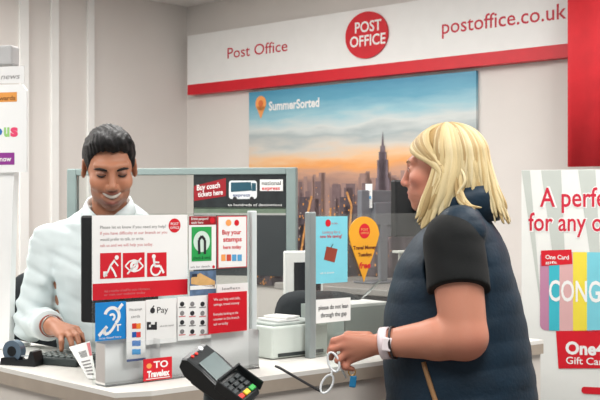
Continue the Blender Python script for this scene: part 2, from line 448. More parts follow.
# ------------------------------------------------------------------ gift card display at the right
gp = Plane((.806,4.0),(.95,-.31)); t0,zt = gp.tz(521.5,170); gw = .92
gb = thing('gift_card_stand', 'tall white and grey display board for gift cards behind the woman', 'display stand', gp.w(t0+gw/2,0,-.05))
gback = M('board_grey',(190,196,190),.5,.02)
p = Print(gp); p.board(t0,.06,t0+gw,zt,M('board_white',(226,228,224),.5,.01),.02)
zz = zt-.36
for a,b,da in ((.035,.11,.05),(.19,.27,.03),(.36,.44,.01),(.53,.61,-.01),(.7,.78,-.03)):
    pass
for i,(a,b) in enumerate(((.045,.115),(.175,.245),(.315,.385),(.46,.53),(.6,.67),(.75,.82))):
    pass
for a,w0,w1 in ((0,.03,.0),(.07,.07,.02),(.20,.06,.015),(.33,.06,.01),(.47,.06,.01),(.61,.06,.01),(.75,.06,.01)):
    sl = .075
    p.poly([(t0+a+sl,zt-.55),(t0+a+sl+w1,zt-.55),(t0+a+w0,zt-.002),(t0+a,zt-.002)], gback, 1)
gr = M('gift_red',(198,32,58),.45,.02)
for ly,mm,bd in ((2,white,.05),(3,gr,.012)):
    p.text('A perfect gift',540,206.5,658,19,mm,ly,bd); p.text('for any occasion',528.5,230.5,664,18,mm,ly,bd)
# striped card
ct0,czt = gp.tz(540,251.5); _,czb = gp.tz(540,330)
cw = .36
cols = [(186,130,160),(60,180,196),(214,170,170),(232,214,70),(120,200,214),(214,120,150),(120,196,130)]
def rrect(t0,z0,t1,z1,r):
    q = []
    for cx,cz,a in ((t1-r,z1-r,0),(t0+r,z1-r,90),(t0+r,z0+r,180),(t1-r,z0+r,270)):
        q += [(cx+r*math.cos(math.radians(a+i*15)), cz+r*math.sin(math.radians(a+i*15))) for i in range(7)]
    return q
p.poly(rrect(ct0,czb,ct0+cw,czt,.02), M('stripe_0',cols[0],.5,.02), 2)
xs = [549,559.5,573,587]; ts = [gp.tz(x,290)[0] for x in xs]
ts += [ts[-1]+.05*k for k in range(1,4)]
for i in range(6):
    a = ts[i]; b = ts[i+1] if i<5 else ts[i]+.05
    p.rect(a,czb,b,czt,M('stripe_%d'%(i+1),cols[(i+1)%7],.5,.02),3)
p.text('CONGRATS',549,300.5,642,20.5,white,4,.016)
p.pxpoly([(541,250.5),(571.5,249.5),(572.5,264),(541.5,266)],red,4); p.text('One Card',545.5,259,569,4.2,white,5,.02); p.text('gift',545.5,263.5,557,2.6,white,5,.01)
p.pxpoly([(556,331),(650,329),(650,368),(558.5,368.5)],red,3); p.text('One4all',565.5,353.5,619,12,white,4,.04); p.text('Gift Cards',566,363.5,613,7,white,4,.01)
q = gp.tz(581.5,386.5); q2 = gp.tz(581.5,393.5); p.poly(rrect(q[0],q2[1],q[0]+.3,q[1],.011), red, 3)
p.build('printed_board', gb)
MB().box(gp.w(t0+gw/2,.03,-.05),(gw*.96,.28,.06),M('base_grey',(120,122,124),.4),gp.rot(),.01).build('base',gb)

# ------------------------------------------------------------------ counter
P0,P1,P2,P4 = (-.823,3.02),(-.438,2.605),(-.355,2.632),(.228,3.13)
FL = (P0[0]-.385*1.5, P0[1]+.415*1.5); FR = (P4[0]+.763*.75, P4[1]+.646*.75)
iL = (.733*.33,.68*.33); iR = (-.646*.43,.763*.43)
outer = [FL,P1,P2,FR]
inner = [(FR[0]+iR[0],FR[1]+iR[1]), (-.36,3.26), (-.40,3.16), (-.48,3.12), (FL[0]+iL[0],FL[1]+iL[1])]
cnt = thing('service_counter', 'pale angled service counter with beige edge between clerk and customer', 'counter', (-.3,2.9,0))
top = M('worktop',(226,224,218),.35,.015,20); edge = M('worktop_edge',(168,156,142),.5,.03,20); front = M('counter_front',(214,208,200),.55,.02)
MB().prism(outer+inner, ZC-.012, ZC, top).build('worktop', cnt)
def inset(pl, d):
    return pl
mb = MB(); mb.prism(outer+inner, ZC-.045, ZC-.0121, edge); mb.build('edge_band', cnt)
def panel(a,b,m,z0,z1,setb,th,name):
    d = Vector((b[0]-a[0],b[1]-a[1])).normalized(); n = Vector((-d.y,d.x))
    q = [(a[0]+n.x*setb,a[1]+n.y*setb),(b[0]+n.x*setb,b[1]+n.y*setb),(b[0]+n.x*(setb+th),b[1]+n.y*(setb+th)),(a[0]+n.x*(setb+th),a[1]+n.y*(setb+th))]
    MB().prism(q,z0,z1,m).build(name,cnt)
panel(FL,P1,front,.08,ZC-.0451,.012,.02,'front_panel'); panel(P1,P2,front,.08,ZC-.0451,.012,.02,'front_panel'); panel(P2,FR,front,.08,ZC-.0451,.012,.02,'front_panel')
mb = MB(); mb.box((-.62,3.08,.284),(.52,.24,.03),edge)
for x in (-.84,-.40): mb.box((x,3.08,.134),(.03,.20,.268),edge)
mb.build('footrest',cnt)
kick = M('kick_dark',(60,58,58),.6); panel(FL,P1,kick,0,.08,.05,.02,'plinth'); panel(P2,FR,kick,0,.08,.05,.02,'plinth')

# ------------------------------------------------------------------ glass screens
cg = glass('clear_glass',(250,252,251),.04,.03,.02)
def screen(name,label,x0,x1,ytop,posts):
    t0,z1 = scr.tz(x0,ytop); t1 = x1
    o = thing(name,label,'screen',scr.w((t0+t1)/2,ZC))
    p = Print(scr.off(.003)); p.board(t0,ZC+.001,t1,z1,cg,.006); p.build('glass_pane',o)
    for tt,w,m in posts:
        MB().box(scr.w(tt,(ZC+z1)/2+.003),(w,.024,z1-ZC+.006),m,scr.rot(),.003).build('post',o)
    return o
zS = 1.392
t_le = scr.tz(252,300)[0]; t_ri = scr.tz(310.5,300)[0]
clearpost = M('pale_post',(206,214,214),.25,.02,spec=.6)
screen('glass_screen','low clear counter screen carrying the accessibility notice and leaflets',92.5,t_le,214,[(t_le,.018,clearpost)])
screen('glass_screen','low clear counter screen with grey post carrying the teardrop sign',310.5,t_ri+.62,214,[(t_ri,.024,steel),(t_ri+.62,.02,steel)])

# ---- notices on the left screen
s1 = scr.off(.0075)
p = Print(s1); p.boardpx(92.5,215.5,187.5,300.5,white,.003)
t0,zb0 = s1.tz(92.5,300.5); t1,_ = s1.tz(187.5,290); _,zr1 = s1.tz(92.5,284)
p.rect(t0,zb0,t1,zr1,red,1)
p.disc(174.5,225.5,5.9,red,1); p.text('POST',170.5,225.2,178.5,2.6,white,2,.01); p.text('OFFICE',170,229,179,2.4,white,2,.01)
pr = M('pink_writing',(206,120,124),.6,0)
for i,(s_,x1) in enumerate((('Please let us know if you need any help?',166),('If you have difficulty at our branch or you',167),('would prefer to talk, or write,',144),('ask us and we will help you today.',153))):
    p.text(s_,100,228.8+i*6.1-.02*i,x1,3.1,pr if i%2 else grey,1)
for i,(a,b) in enumerate(((100,121),(122.8,144.5),(147,166.5))): p.px(a,253.2-i*.15,b,279-i*1.0,red,1)
# person with stick / pushing
p.disc(116.5,257.5,2.0,white,2); p.line([(114.5,260),(110,266),(113.5,271),(116,277)],1.9,white,2); p.line([(114,261),(118,266)],1.4,white,2); p.line([(110,266),(107.5,272),(103.5,277)],1.7,white,2); p.px(103,271.5,107,276.5,white,2)
# eye
q = [(125,266),(129,261.5),(134,260),(139,261.5),(143,266),(139,270),(134,271.6),(129,270)]
p.line(q+[q[0]],1.4,white,2); p.ring(134,265.8,1.6,4.2,white,2); p.line([(127,274),(141,258)],1.6,white,2)
# wheelchair
p.disc(153.5,256.5,1.9,white,2); p.line([(153.6,258.6),(154.4,266),(160,266),(163.5,273)],2.1,white,2); p.line([(154,262),(159,262.5)],1.4,white,2); p.ring(155.5,269.5,3.9,5.6,white,2,100,350)
p.text('Ask a member of staff for more information,',104,292.5,150,2.6,pr,2); p.text('or visit our website today',104,296,145,2.4,pr,2)
tag(p.build('accessibility_notice'),'white notice with three red pictograms and red bottom strip','notice')

p = Print(s1); p.boardpx(189,216,216,270,white,.003); p.px(189,216.3,216,225,dred,1); p.text('British passport?',191,220,208,2.6,white,2,.01); p.text('apply here',191,223.6,203,2.3,white,2,.01); p.disc(212,220.4,2.4,red,2)
gn = M('passport_green',(40,160,80),.5,.03); p.px(191.5,227,211.5,261.5,gn,1); p.disc(201.5,241.5,8.6,M('pale_ring',(206,226,214),.5,.02),2,.95); 
p.line([(199,254),(198.6,240),(201.5,236),(204.6,240),(204.6,254)],2.4,ink,3); p.text('check & send',193,259.5,210,3.4,M('green_deep',(14,84,42),.5,0),2,.01); p.text('ask for details',190.5,268,210,2.0,grey,1); p.disc(213.5,266.8,1.3,red,1)
tag(p.build('passport_leaflet'),'small leaflet with green picture panel and dark red top strip','leaflet')
p = Print(s1.off(.001)); p.boardpx(217.5,216,247,268.5,M('red_border',(206,70,76),.5,.02),.003); p.px(218.4,217,246.1,267.6,white,1)
for i,(s_,a,b,c) in enumerate((('Buy your',222,241,4.6),('stamps',223,241.5,4.8),('here today',223,241,3.4))): p.text(s_,a,234.5+7.2*i,b,c,red,2,.02)
p.disc(228.3,222.8,2.6,om,2,1.1); p.disc(236.5,222.8,2.4,red,2)
bl = M('stamp_blue',(90,160,206),.5,.03); sb = M('stamp_red',(200,76,60),.5,.03)
for i,m in enumerate((om,sb,bl,bl)): p.px(221+i*5.4,254.5,225.4+i*5.4,261,m,2)
tag(p.build('stamps_notice'),'white notice with red border and red stamp wording','notice')

# ---- clear leaflet rack at the foot of the left screen
acr = glass('clear_acrylic',(254,255,255),.05,.06,.035)
t0 = scr.tz(93,340)[0]; t1 = scr.tz(251,340)[0]-.02
rack = thing('leaflet_rack','clear plastic leaflet rack standing at the foot of the left screen','leaflet rack',scr.w((t0+t1)/2,ZC,.03))
def acr_plate(name,ta,tb,z0,z1,o,th=.003,m=acr):
    q = Print(scr.off(o)); q.board(ta,z0,tb,z1,m,th); q.build(name,rack)
acr_plate('back_plate',t0,t1,ZC+.001,ZC+.20,.016,.003,glass('frosted_acrylic',(250,252,252),.05,.2,.82))
acr_plate('front_plate',t0,t1,ZC+.004,ZC+.105,.062)
mbb = MB(); q = [scr.w(t0,0,.012)[:2],scr.w(t1,0,.012)[:2],scr.w(t1,0,.064)[:2],scr.w(t0,0,.064)[:2]]
mbb.prism(q[::-1],ZC+.0005,ZC+.004,acr); mbb.build('base',rack)
for k in range(4):
    tt = t0+(t1-t0)*k/3
    MB().box(scr.w(tt,ZC+.055,.0375),(.002,.044,.10),acr,scr.rot()).build('divider',rack)
def leaf(name,label,cat,x0,y0,x1,y1,o,m,th=.0015):
    p = Print(scr.off(o)); p.boardpx(x0,y0,x1,y1,m,th); p.name = name; p.lab = (label,cat); return p
dblue = M('deaf_blue',(20,132,206),.45,.02)
p = leaf('hearing_sign','blue sign with white ear symbol in the clear rack','sign',95.5,303,126,341.5,.034,dblue,.002)
p.ring(112,316,5.6,8.6,white,1,-60,165); p.line([(116,323),(112.5,329),(109,333),(104.5,334.5),(104.8,328)],2.6,white,1); p.line([(98.5,336),(107,326.5)],3.0,white,1); p.line([(117.5,310.5),(122.5,303.8)],2.8,white,1)
p.ring(112,317,1.4,3.4,white,1,-80,150)
p.text('T',114.5,331,121,6.5,white,1,.03); p.text('loop fitted here',99,339.5,121,2.2,white,1)
tag(p.build('hearing_sign'),*p.lab)
p = leaf('payment_card_strip','narrow white strip listing payment cards beside the blue sign','sign',126.5,303,145.5,362,.037,white)
p.text('We accept',129,311,142,2.6,grey,1); p.text('cards',131,318,140,2.8,grey,1)
for i,(a,b) in enumerate((((206,50,40),(232,140,50)),((30,90,170),(214,60,60)),((60,120,190),(60,120,190)),((40,150,214),(40,150,214)))):
    y = 323.5+i*8.6; p.px(132,y,136.3,y+5.4,M('logo%da'%i,a,.5,0),1); p.px(136.3,y,140.6,y+5.4,M('logo%db'%i,b,.5,0),1)
p.px(126.5,359.6,145.5,362,M('strip_blue',(30,70,140),.5,0),1)
tag(p.build('payment_card_strip'),*p.lab)
p = leaf('contactless_card','white card with dark fruit logo about phone payments','sign',146,300,176.5,345,.030,white)
p.disc(152.5,310.5,2.5,ink,1,.95); p.line([(152.6,307.6),(154,305.6)],1.1,ink,1); p.text('Pay',157,313,168,6,ink,1); 
for i in range(5):
    for j in range(3):
        if random.random()<.7: p.px(146.8+i*2,322+j*2.6,148.8+i*2,324.6+j*2.6,ink,1)
p.text('ask at the counter',160,327,174,2,grey,1)
tag(p.build('contactless_card'),*p.lab)
p = leaf('service_sheet','white sheet printed with small grey symbols beside the red card','leaflet',177.5,297,210,341,.030,white)
for i in range(4):
    for j in range(3):
        x,y = 182+j*10.2,304+i*9.2; p.disc(x,y,2.0,grey if (i+j)%2 else ink,1,1.1,12); p.px(x-3.2,y+3,x+3.4,y+4,pr if i%2 else grey,1)
tag(p.build('service_sheet'),*p.lab)
p = leaf('information_card','solid red card with small white writing in the clear rack','leaflet',208.5,293.5,247,334,.036,red)
for i,(s_,x1) in enumerate((('We can help with bills,',240),('savings, travel money',239),('',0),('Everyday banking at the',238),('counter in this branch',239),('ask us today',228))):
    if s_: p.text(s_,213.5,301+i*4.9,x1,2.7,white,1)
tag(p.build('information_card'),*p.lab)
p = leaf('photo_leaflet','leaflet with a sandy orange photo tucked behind the red card','leaflet',190,271.5,216,305,.022,M('photo_blue',(96,120,150),.5,.2,60))
sandm = M('photo_sand',(214,170,110),.5,.1,50); p.pxpoly([(191,278),(200,273),(215,281),(215,288),(191,284)],sandm,1); p.px(190,286,216,290,white,1); p.px(192,274,197,277,M('photo_dark',(40,48,64),.5,0),2)
tag(p.build('photo_leaflet'),*p.lab)
p = leaf('white_leaflet','plain white leaflet standing behind the solid red card','leaflet',217,284.5,248,310,.024,white); p.text('leaflets',222,290,240,2.6,grey,1)
tag(p.build('white_leaflet'),*p.lab)
p = leaf('exchange_label','small red label with bold white writing on the rack front','label',143.5,359.5,172,381.5,.0645,red,.002)
p.text('TO',153.5,368,168,6.5,white,1,.03); p.text('Travelex',147,377.5,169.5,6,white,1,.05); p.disc(149,366,2.2,om,1,1.2); p.px(146,379,170,379.8,white,1)
tag(p.build('exchange_label'),*p.lab)

# ---- notices on the right screen
s2 = scr.off(.0075)
cy = M('leaflet_cyan',(126,206,222),.5,.02)
p = Print(s2); p.boardpx(315.3,216.5,347.5,284,cy,.003); p.disc(328,223,2.7,red,1); p.text('Post Office',331.5,224.2,337.5,1.6,red,1)
p.text('Looking for a',322.5,233.5,340,2.8,pr,1); p.text('new life saving?',320,238,342,3.2,red,1,.01)
p.pxpoly([(326.5,246.5),(337.5,249),(334.5,262.5),(323.8,259.5)],M('wallet_brown',(150,66,48),.5,.06),1); p.line([(331,247.5),(333,244)],.7,ink,1); p.text('ask in branch',320,274,334,2,white,1)
tag(p.build('travel_leaflet'),'pale blue leaflet with a brown wallet picture on the right screen','leaflet')
p = Print(s2); tc,zc = s2.tz(364.2,234); r = s2.tz(379,234)[0]-tc; zt_ = s2.tz(364,216.5)[1]; zb_ = s2.tz(364,282)[1]
yel = M('teardrop_yellow',(232,164,40),.45,.03); q=[]
for i in range(48):
    a = 2*math.pi*i/48; s_ = math.sin(a); q.append((tc+r*math.cos(a)*(1 if s_>0 else (1+s_)**.72+.035*(1+s_*1) ), zc+(zt_-zc)*s_ if s_>0 else zc+(zc-zb_)*s_))
q = [(a,b) for a,b in q]
p.poly(q,yel,0)
for i in range(48):
    a,b = q[i],q[(i+1)%48]; p.mb.add([s2.w(*a,0),s2.w(*a,-.003),s2.w(*b,-.003),s2.w(*b,0)],[[0,1,2,3]],yel)
p.mb.add([s2.w(*a,-.003) for a in q][::-1],[list(range(48))],yel)
p.disc(364.5,231,5.4,red,1); p.text('POST',361,230.6,368,2.2,M('teardrop_gold',(240,190,110),.5,0),2); p.text('OFFICE',360.5,234,368.5,2.0,MATS['teardrop_gold'],2)
p.text('Travel Money',353,249.6,376,3.6,M('teardrop_ink',(96,40,20),.5,0),1,.03); p.text('Tuesdays',358,256.5,371.5,3.6,MATS['teardrop_ink'],1,.03); p.text('free',359,268.5,370.5,6,red,1,.03,.2)
tag(p.build('teardrop_sign'),'yellow teardrop sign hanging point down on the right screen','sign')
p = Print(s2.off(.001)); p.boardpx(316,300,350.5,323.5,white,.003); p.text('please do not lean',318.5,310,348,4.4,ink,1,.012); p.text('through the gap',320.5,317.5,346.5,4.4,ink,1,.012)
tag(p.build('warning_notice'),'small white notice with dark writing low on the right screen','notice')

# ------------------------------------------------------------------ partition behind the clerk
prt = Plane((-.96,4.62),(.87,-.19)); tl,zt = prt.tz(73,168); tr,_ = prt.tz(292,165)
pg = M('partition_green',(136,152,150),.4,.03)
po = thing('glass_partition','grey-green framed glass partition standing behind the clerk','partition',prt.w((tl+tr)/2,0))
zt -= .004
for t in (tl,tr): MB().box(prt.w(t,zt/2),(.040,.04,zt),pg,prt.rot(),.004).build('post',po)
MB().box(prt.w((tl+tr)/2,zt-.014),(tr-tl-.04,.036,.028),pg,prt.rot(),.003).build('top_rail',po)
MB().box(prt.w((tl+tr)/2,.9),(tr-tl-.04,.036,.04),pg,prt.rot(),.003).build('lower_rail',po)
MB().box(prt.w((tl+tr)/2,.46),(tr-tl-.04,.02,.83),M('partition_panel',(176,172,166),.5,.02),prt.rot(),.002).build('lower_panel',po)
q = Print(prt.off(.002)); q.board(tl+.02,.92,tr-.02,zt-.028,cg,.005); q.build('glass_pane',po)
pc = prt.off(.012)
p = Print(pc); p.boardpx(193.5,173.5,286.5,275,M('coach_board',(58,62,64),.3,.05,5),.005)
p.px(194,174,286,209,M('coach_dark',(34,40,42),.5,.2,30),1); p.px(194,207.5,286,213,M('coach_road',(110,128,110),.5,.1,30),1); p.px(194,213,286,215,M('coach_pale',(170,172,168),.5,.1),1)
p.pxpoly([(194,186),(226,178),(226,196),(194,201)],dred,2); p.text('Buy coach',197,190.5,220,5.5,white,3,.02,0,.12); p.text('tickets here',198,197,223,5,white,3,.02,0,.1)
cwm = M('coach_white',(226,230,232),.4,.03); p.poly(rrect(*pc.tz(229,199),*pc.tz(257,180.5),.012),cwm,2); p.pxpoly([(231,182.5),(251,182),(252,190.5),(231,192)],M('coach_glass',(40,84,100),.3,.05),3); p.px(252,183,256,191,MATS['coach_glass'],3)
p.disc(235,199,2.2,ink,3); p.disc(252,199,2.2,ink,3); p.text('express',233,196.5,250,3.2,M('coach_blue',(30,60,120),.5,0),3,.01)
p.px(260,179.5,283,191,white,2); p.text('national',262,185,281,4,ink,3,.01); p.text('express',262,189.8,280,3.6,red,3,.02)
p.text('to hundreds of destinations',228,206,282,2.4,white,3)
tag(p.build('coach_poster'),'dark poster with a white coach on the partition behind the clerk','poster')

# ------------------------------------------------------------------ things on and behind the counter
def bent(pts, r, m, n=10): return MB().tube(pts,r,m,n)
# tape dispenser
c = pt(21,361,3.06); td = thing('tape_dispenser','black desktop tape dispenser near the left counter edge','tape dispenser',(c[0],c[1],ZC))
mb = MB(); V = [(-.055,0),(.058,0),(.060,.014),(.052,.040),(.044,.042),(.036,.020),(0,.014),(-.012,.022),(-.05,.02)]
Rz = Matrix.Rotation(-.35,3,'Z')
bmv=[]; 
for y in (-.022,.022):
    for x,z in V: bmv.append(Vector((c[0],c[1],ZC))+Rz@Vector((x,y,z)))
nn=len(V); mb.add(bmv,[[i,(i+1)%nn,nn+(i+1)%nn,nn+i] for i in range(nn)]+[list(range(nn))[::-1],[nn+i for i in range(nn)]],black); mb.build('body',td)
a = Vector((c[0],c[1],ZC+.038))+Rz@Vector((-.022,-.012,0)); b = Vector((c[0],c[1],ZC+.038))+Rz@Vector((-.022,.012,0))
MB().cone(a,b,.030,.030,M('tape_clear',(86,104,120),.2,.03,spec=.7)).cone(a+(a-b)*.05,b+(b-a)*.05,.014,.014,black).build('tape_roll',td)
MB().box(Vector((c[0],c[1],ZC+.026))+Rz@Vector((.022,0,0)),(.05,.018,.002),M('tape_strip',(190,200,206),.2,.02,spec=.6),Rz).build('tape_strip',td)
# keypad under his hand
kp = (-.655,3.10); kR = Matrix.Rotation(-.45,3,'Z')
kd = thing('counter_keyboard','dark keyboard on the counter under the clerk\'s hand','keyboard',(kp[0],kp[1],ZC))
MB().box((kp[0],kp[1],ZC+.011),(.16,.13,.022),M('key_body',(52,60,60),.4,.03),kR,.005).build('case',kd)
mb = MB(); km = M('key_caps',(92,102,100),.45,.03)
for i in range(7):
    for j in range(5):
        mb.box(Vector((kp[0],kp[1],ZC+.0235))+kR@Vector((-.066+i*.022,-.046+j*.023,0)),(.017,.017,.007),km,kR,.002,1)
mb.build('keys',kd)
# paper form standing against the rack
fa = pt(69,347,2.99); 
mb = MB(); q = [pt(69,347,3.0),pt(90,341,3.02),(pt(95,377,2.78)[0],2.80,ZC+.003),(pt(88,380,2.80)[0],2.80,ZC+.003)]
q = [Vector(v) for v in q]; nrm = (q[1]-q[0]).cross(q[3]-q[0]).normalized()
if nrm.y>0: nrm=-nrm
mb.add(q+[v-nrm*.0015 for v in q],[[0,1,2,3],[7,6,5,4],[0,4,5,1],[1,5,6,2],[2,6,7,3],[3,7,4,0]],white)
def on(u,v): return (q[0]*(1-u)+q[1]*u)*(1-v)+(q[3]*(1-u)+q[2]*u)*v+nrm*.0006
for i in range(7): mb.add([on(.3+i*.06,.22),on(.33+i*.06,.22),on(.33+i*.06,.4),on(.3+i*.06,.4)],[[0,1,2,3]],ink)
for k in range(5): mb.add([on(.2,.5+k*.09),on(.8,.5+k*.09),on(.8,.53+k*.09),on(.2,.53+k*.09)],[[0,1,2,3]],grey)
mb.add([on(.82,.04),on(.98,.04),on(.98,.4),on(.82,.4)],[[0,1,2,3]],pr)
tag(mb.build('paper_form'),'white printed form propped on the counter beside the clerk\'s hand','paper')
# clerk's monitor behind the notice
def monitor(name,label,c,yaw,w,h,zb,depth,frame_m,back_m,standz):
    R = Matrix.Rotation(yaw,3,'Z'); o = thing(name,label,'monitor',(c[0],c[1],standz))
    MB().box((c[0],c[1],zb+h/2),(w,.03,h),back_m,R,.006).build('casing',o)
    MB().box(Vector((c[0],c[1],zb+h/2))+R@Vector((0,.0155,0)),(w-.03,.003,h-.03),frame_m,R).build('display',o)
    MB().box(Vector((c[0],c[1],zb+h/2))+R@Vector((0,-.024,0)),(w*.5,.03,h*.5),back_m,R,.008).build('rear_cover',o)
    b = Vector((c[0],c[1],0))+R@Vector((0,-.03,0))
    MB().box((b.x,b.y,(standz+zb+h*.3)/2+.005),(.05,.02,zb+h*.3-standz-.01),back_m,R,.004).build('stand',o)
    MB().box((c[0],c[1],standz+.0055),(.20,.13,.009),back_m,R,.003).build('foot',o)
    return o
scrm = M('dark_display',(20,24,30),.15,.02,spec=.6)
monitor('computer_monitor','black monitor edge showing beside the notice with pictograms',(-.50,3.04),-.5,.25,.30,1.085,.03,scrm,black,ZC)
# printer / scale by the gap
pw = M('machine_pale',(206,214,208),.4,.02); pd = M('machine_dark',(54,60,60),.4,.03)
s3 = scr.off(-.115); R3 = scr.rot()
t0 = s3.tz(258,345)[0]; t1 = s3.tz(308,345)[0]
o = thing('label_printer','pale desktop printer behind the gap between the screens','printer',s3.w((t0+t1)/2,ZC))
MB().box(s3.w((t0+t1)/2,ZC+.048),(t1-t0+.02,.16,.092),pw,R3,.006).build('body',o)
MB().box(s3.w((t0+t1)/2,ZC+.098),(t1-t0-.01,.13,.008),M('printer_lid',(186,194,190),.4,.02),R3,.003).build('lid',o)
MB().box(s3.w((t0+t1)/2,ZC+.012,.081),(t1-t0-.02,.003,.010),pd,R3).build('slot',o)
mb = MB(); a = s3.w((t0+t1)/2-.02,ZC+.106); mb.box(a,(.08,.10,.006),white,R3,.001).box((a[0]+.01,a[1]+.01,a[2]+.007),(.06,.09,.006),white,Matrix.Rotation(.9,3,'Z'),.001)
tag(mb.build('paper_pad'),'small pad of white paper lying on the pale printer','paper')
# black chair behind the gap
def chair(name,label,c,yaw,seatz,backz,w,h):
    R = Matrix.Rotation(yaw,3,'Z'); o = thing(name,label,'chair',(c[0],c[1],0)); fab = M('chair_fabric',(30,36,40),.85,.08,50,bump=.05)
    def at(x,y,z): return Vector((c[0],c[1],z))+R@Vector((x,y,0))
    MB().box(at(0,0,seatz-.035),(.46,.44,.07),fab,R,.03,3).build('seat',o)
    bm = bmesh.new(); n=12; fr=[]
    V,Fs=[],[]
    for s_ in (0,1):
        for i in range(n+1):
            for j in range(n+1):
                u,v = i/n*2-1, j/n*2-1; su = (abs(u)**4+abs(v)**4)**.25 if (u or v) else 1
                mx = max(abs(u),abs(v)) or 1; k_ = mx/su if su else 1
                x,z = u*k_*w/2, v*k_*h/2; e = 1-mx**6
                V.append(at(x,.22+.04*(1-(x/(w/2))**2)*1+(s_*2-1)*.035*(.35+.65*e),backz-h/2+z))
        b0 = s_*(n+1)**2
        for i in range(n):
            for j in range(n):
                q=[b0+i*(n+1)+j,b0+(i+1)*(n+1)+j,b0+(i+1)*(n+1)+j+1,b0+i*(n+1)+j+1]; Fs.append(q if s_==0 else q[::-1])
    N1=(n+1)**2
    rim=[i*(n+1) for i in range(n+1)]+[n*(n+1)+j for j in range(1,n+1)]+[i*(n+1)+n for i in range(n-1,-1,-1)]+[j for j in range(n-1,0,-1)]
    for i in range(len(rim)):
        a,b=rim[i],rim[(i+1)%len(rim)]; Fs.append([b,a,N1+a,N1+b])
    bm.free(); link_mesh('backrest',V,Fs,fab,None,o,True)
    MB().tube([at(0,.15,seatz-.06),at(0,.27,seatz-.03),at(0,.285,backz-h*.6)],.02,black).build('back_bracket',o)
    MB().cone(at(0,0,.10),at(0,0,seatz-.07),.03,.025,black).build('gas_column',o)
    for k in range(5):
        a=k*2*math.pi/5+.3; e=at(.27*math.cos(a),.27*math.sin(a),.075); lg_ = MB().tube([at(0,0,.11),e],[.022,.014],black).build('leg',o)
        MB().cone(e+Vector((0,-.012,-.045)),e+Vector((0,.012,-.045)),.03,.03,black,16).build('castor',lg_)
    return o
chair('office_chair','black high office chair the clerk sits on',(-.70,3.60),.42,.70,1.195,.46,.44)
c = (.145,3.81); chair('office_chair','black empty office chair behind the screens near the yellow teardrop sign',c,2.80,.62,1.135,.33,.36)
# white framed terminal by the post
tp = Plane((-.055,4.13),(.95,.31)); t0,z1 = tp.tz(284,251); t1,_ = tp.tz(322,251)
o = thing('touch_terminal','white framed upright terminal with dark screen behind the grey screen post','terminal',tp.w((t0+t1)/2,0))
wf = M('terminal_white',(226,230,226),.35,.02)
MB().box(tp.w((t0+t1)/2,z1-.15),(t1-t0,.03,.30),wf,tp.rot(),.006).build('frame',o)
MB().box(tp.w((t0+t1)/2+.012,z1-.165,.0155),(t1-t0-.045,.003,.245),scrm,tp.rot()).build('display',o)
MB().cone(tp.w((t0+t1)/2,.02,-.01),tp.w((t0+t1)/2,z1-.29,-.01),.022,.02,wf).build('pole',o)
MB().cone(tp.w((t0+t1)/2,0.001,-.01),tp.w((t0+t1)/2,.022,-.01),.13,.12,wf,32).build('base_disc',o)
# black monitor facing the clerk side, near the woman's face
monitor('computer_monitor','black monitor standing behind the counter in front of the woman\'s face',(.425,3.665),.62,.30,.185,1.31,.03,scrm,M('monitor_black',(18,20,22),.5,.05),ZC)
# back desk with grey machine
bd = bwl.off(.36); td0 = 2.0
ta = bd.tz(318,250)[0]; tb = bd.tz(470,250)[0]
o = thing('back_desk','dark grey desk unit against the wall below the skyline poster','desk',bd.w((ta+tb)/2,0))
dk = M('desk_grey',(84,86,90),.5,.04); 
MB().box(bd.w((ta+tb)/2,1.03),(tb-ta,.62,.03),M('desk_top',(150,146,142),.4,.03),bd.rot(),.004).build('desktop',o)
MB().box(bd.w((ta+tb)/2,.5075),(tb-ta-.06,.56,1.013),dk,bd.rot(),.006).build('cabinet',o)
t = bd.tz(378,230)[0]
monitor('computer_monitor','grey monitor on the back desk before the skyline poster',bd.w(t,0)[:2],.74-3.14159+3.14159,.25,.22,1.26,.03,scrm,M('monitor_grey',(112,114,120),.45,.04),1.046)
x = bd.w(bd.tz(368,250)[0],0,.0)
p = Print(bd.off(.075)); p.boardpx(365.5,184,372,208,white,.002); p.text('open',366.4,192,371,2.2,grey,1); p.px(366.3,196,371.2,199,bl,1)
tag(p.build('memo_sheet'),'narrow white sheet stuck to the back of the grey monitor','paper')
# tray with papers behind right screen
s4 = scr.off(-.125); ta = s4.tz(322,300)[0]; tb = s4.tz(378,300)[0]
o = thing('letter_tray','pale grey letter tray behind the small white notice','tray',s4.w((ta+tb)/2,ZC))
ty = M('tray_grey',(158,168,164),.45,.03)
MB().box(s4.w((ta+tb)/2,ZC+.004),(tb-ta,.20,.006),ty,scr.rot()).build('floor_plate',o)
for dt,dn,sx,sy in ((-1,0,.006,.20),(1,0,.006,.20),(0,-1,1,.006),(0,1,1,.006)):
    MB().box(s4.w((ta+tb)/2+dt*((tb-ta)/2-.003),ZC+.07,dn*.097),(sx if sx<1 else tb-ta-.013,sy,.126),ty,scr.rot()).build('side_plate',o)
for i in range(6):
    a = s4.w((ta+tb)/2+random.uniform(-.01,.01),ZC+.03+.020*i)
    mm = [white,M('env_buff',(206,180,140),.6,.04),white,pale,white,white][i]
    tag(MB().box(a,(tb-ta-.04,.15,.018),mm,Matrix.Rotation(math.atan2(.646,.763)+random.uniform(-.06,.06),3,'Z'),.002).build('envelope_bundle'),
        ['white bundle at the bottom of the letter tray','buff bundle of envelopes second from bottom in the tray','white bundle above the buff one in the tray','pinkish bundle of envelopes in the middle of the tray','white bundle above the pinkish one in the tray','topmost white bundle in the letter tray'][i],'envelopes','bundles in the letter tray')
sv = M('foil_silver',(206,212,212),.2,.05,metal=.6)
a = Vector(pt(362,297,3.42)); b = Vector(pt(378,281,3.40)); mb = MB()
z_ = (b-a).normalized(); sd = Vector((.6,.5,.3)).normalized()*.02
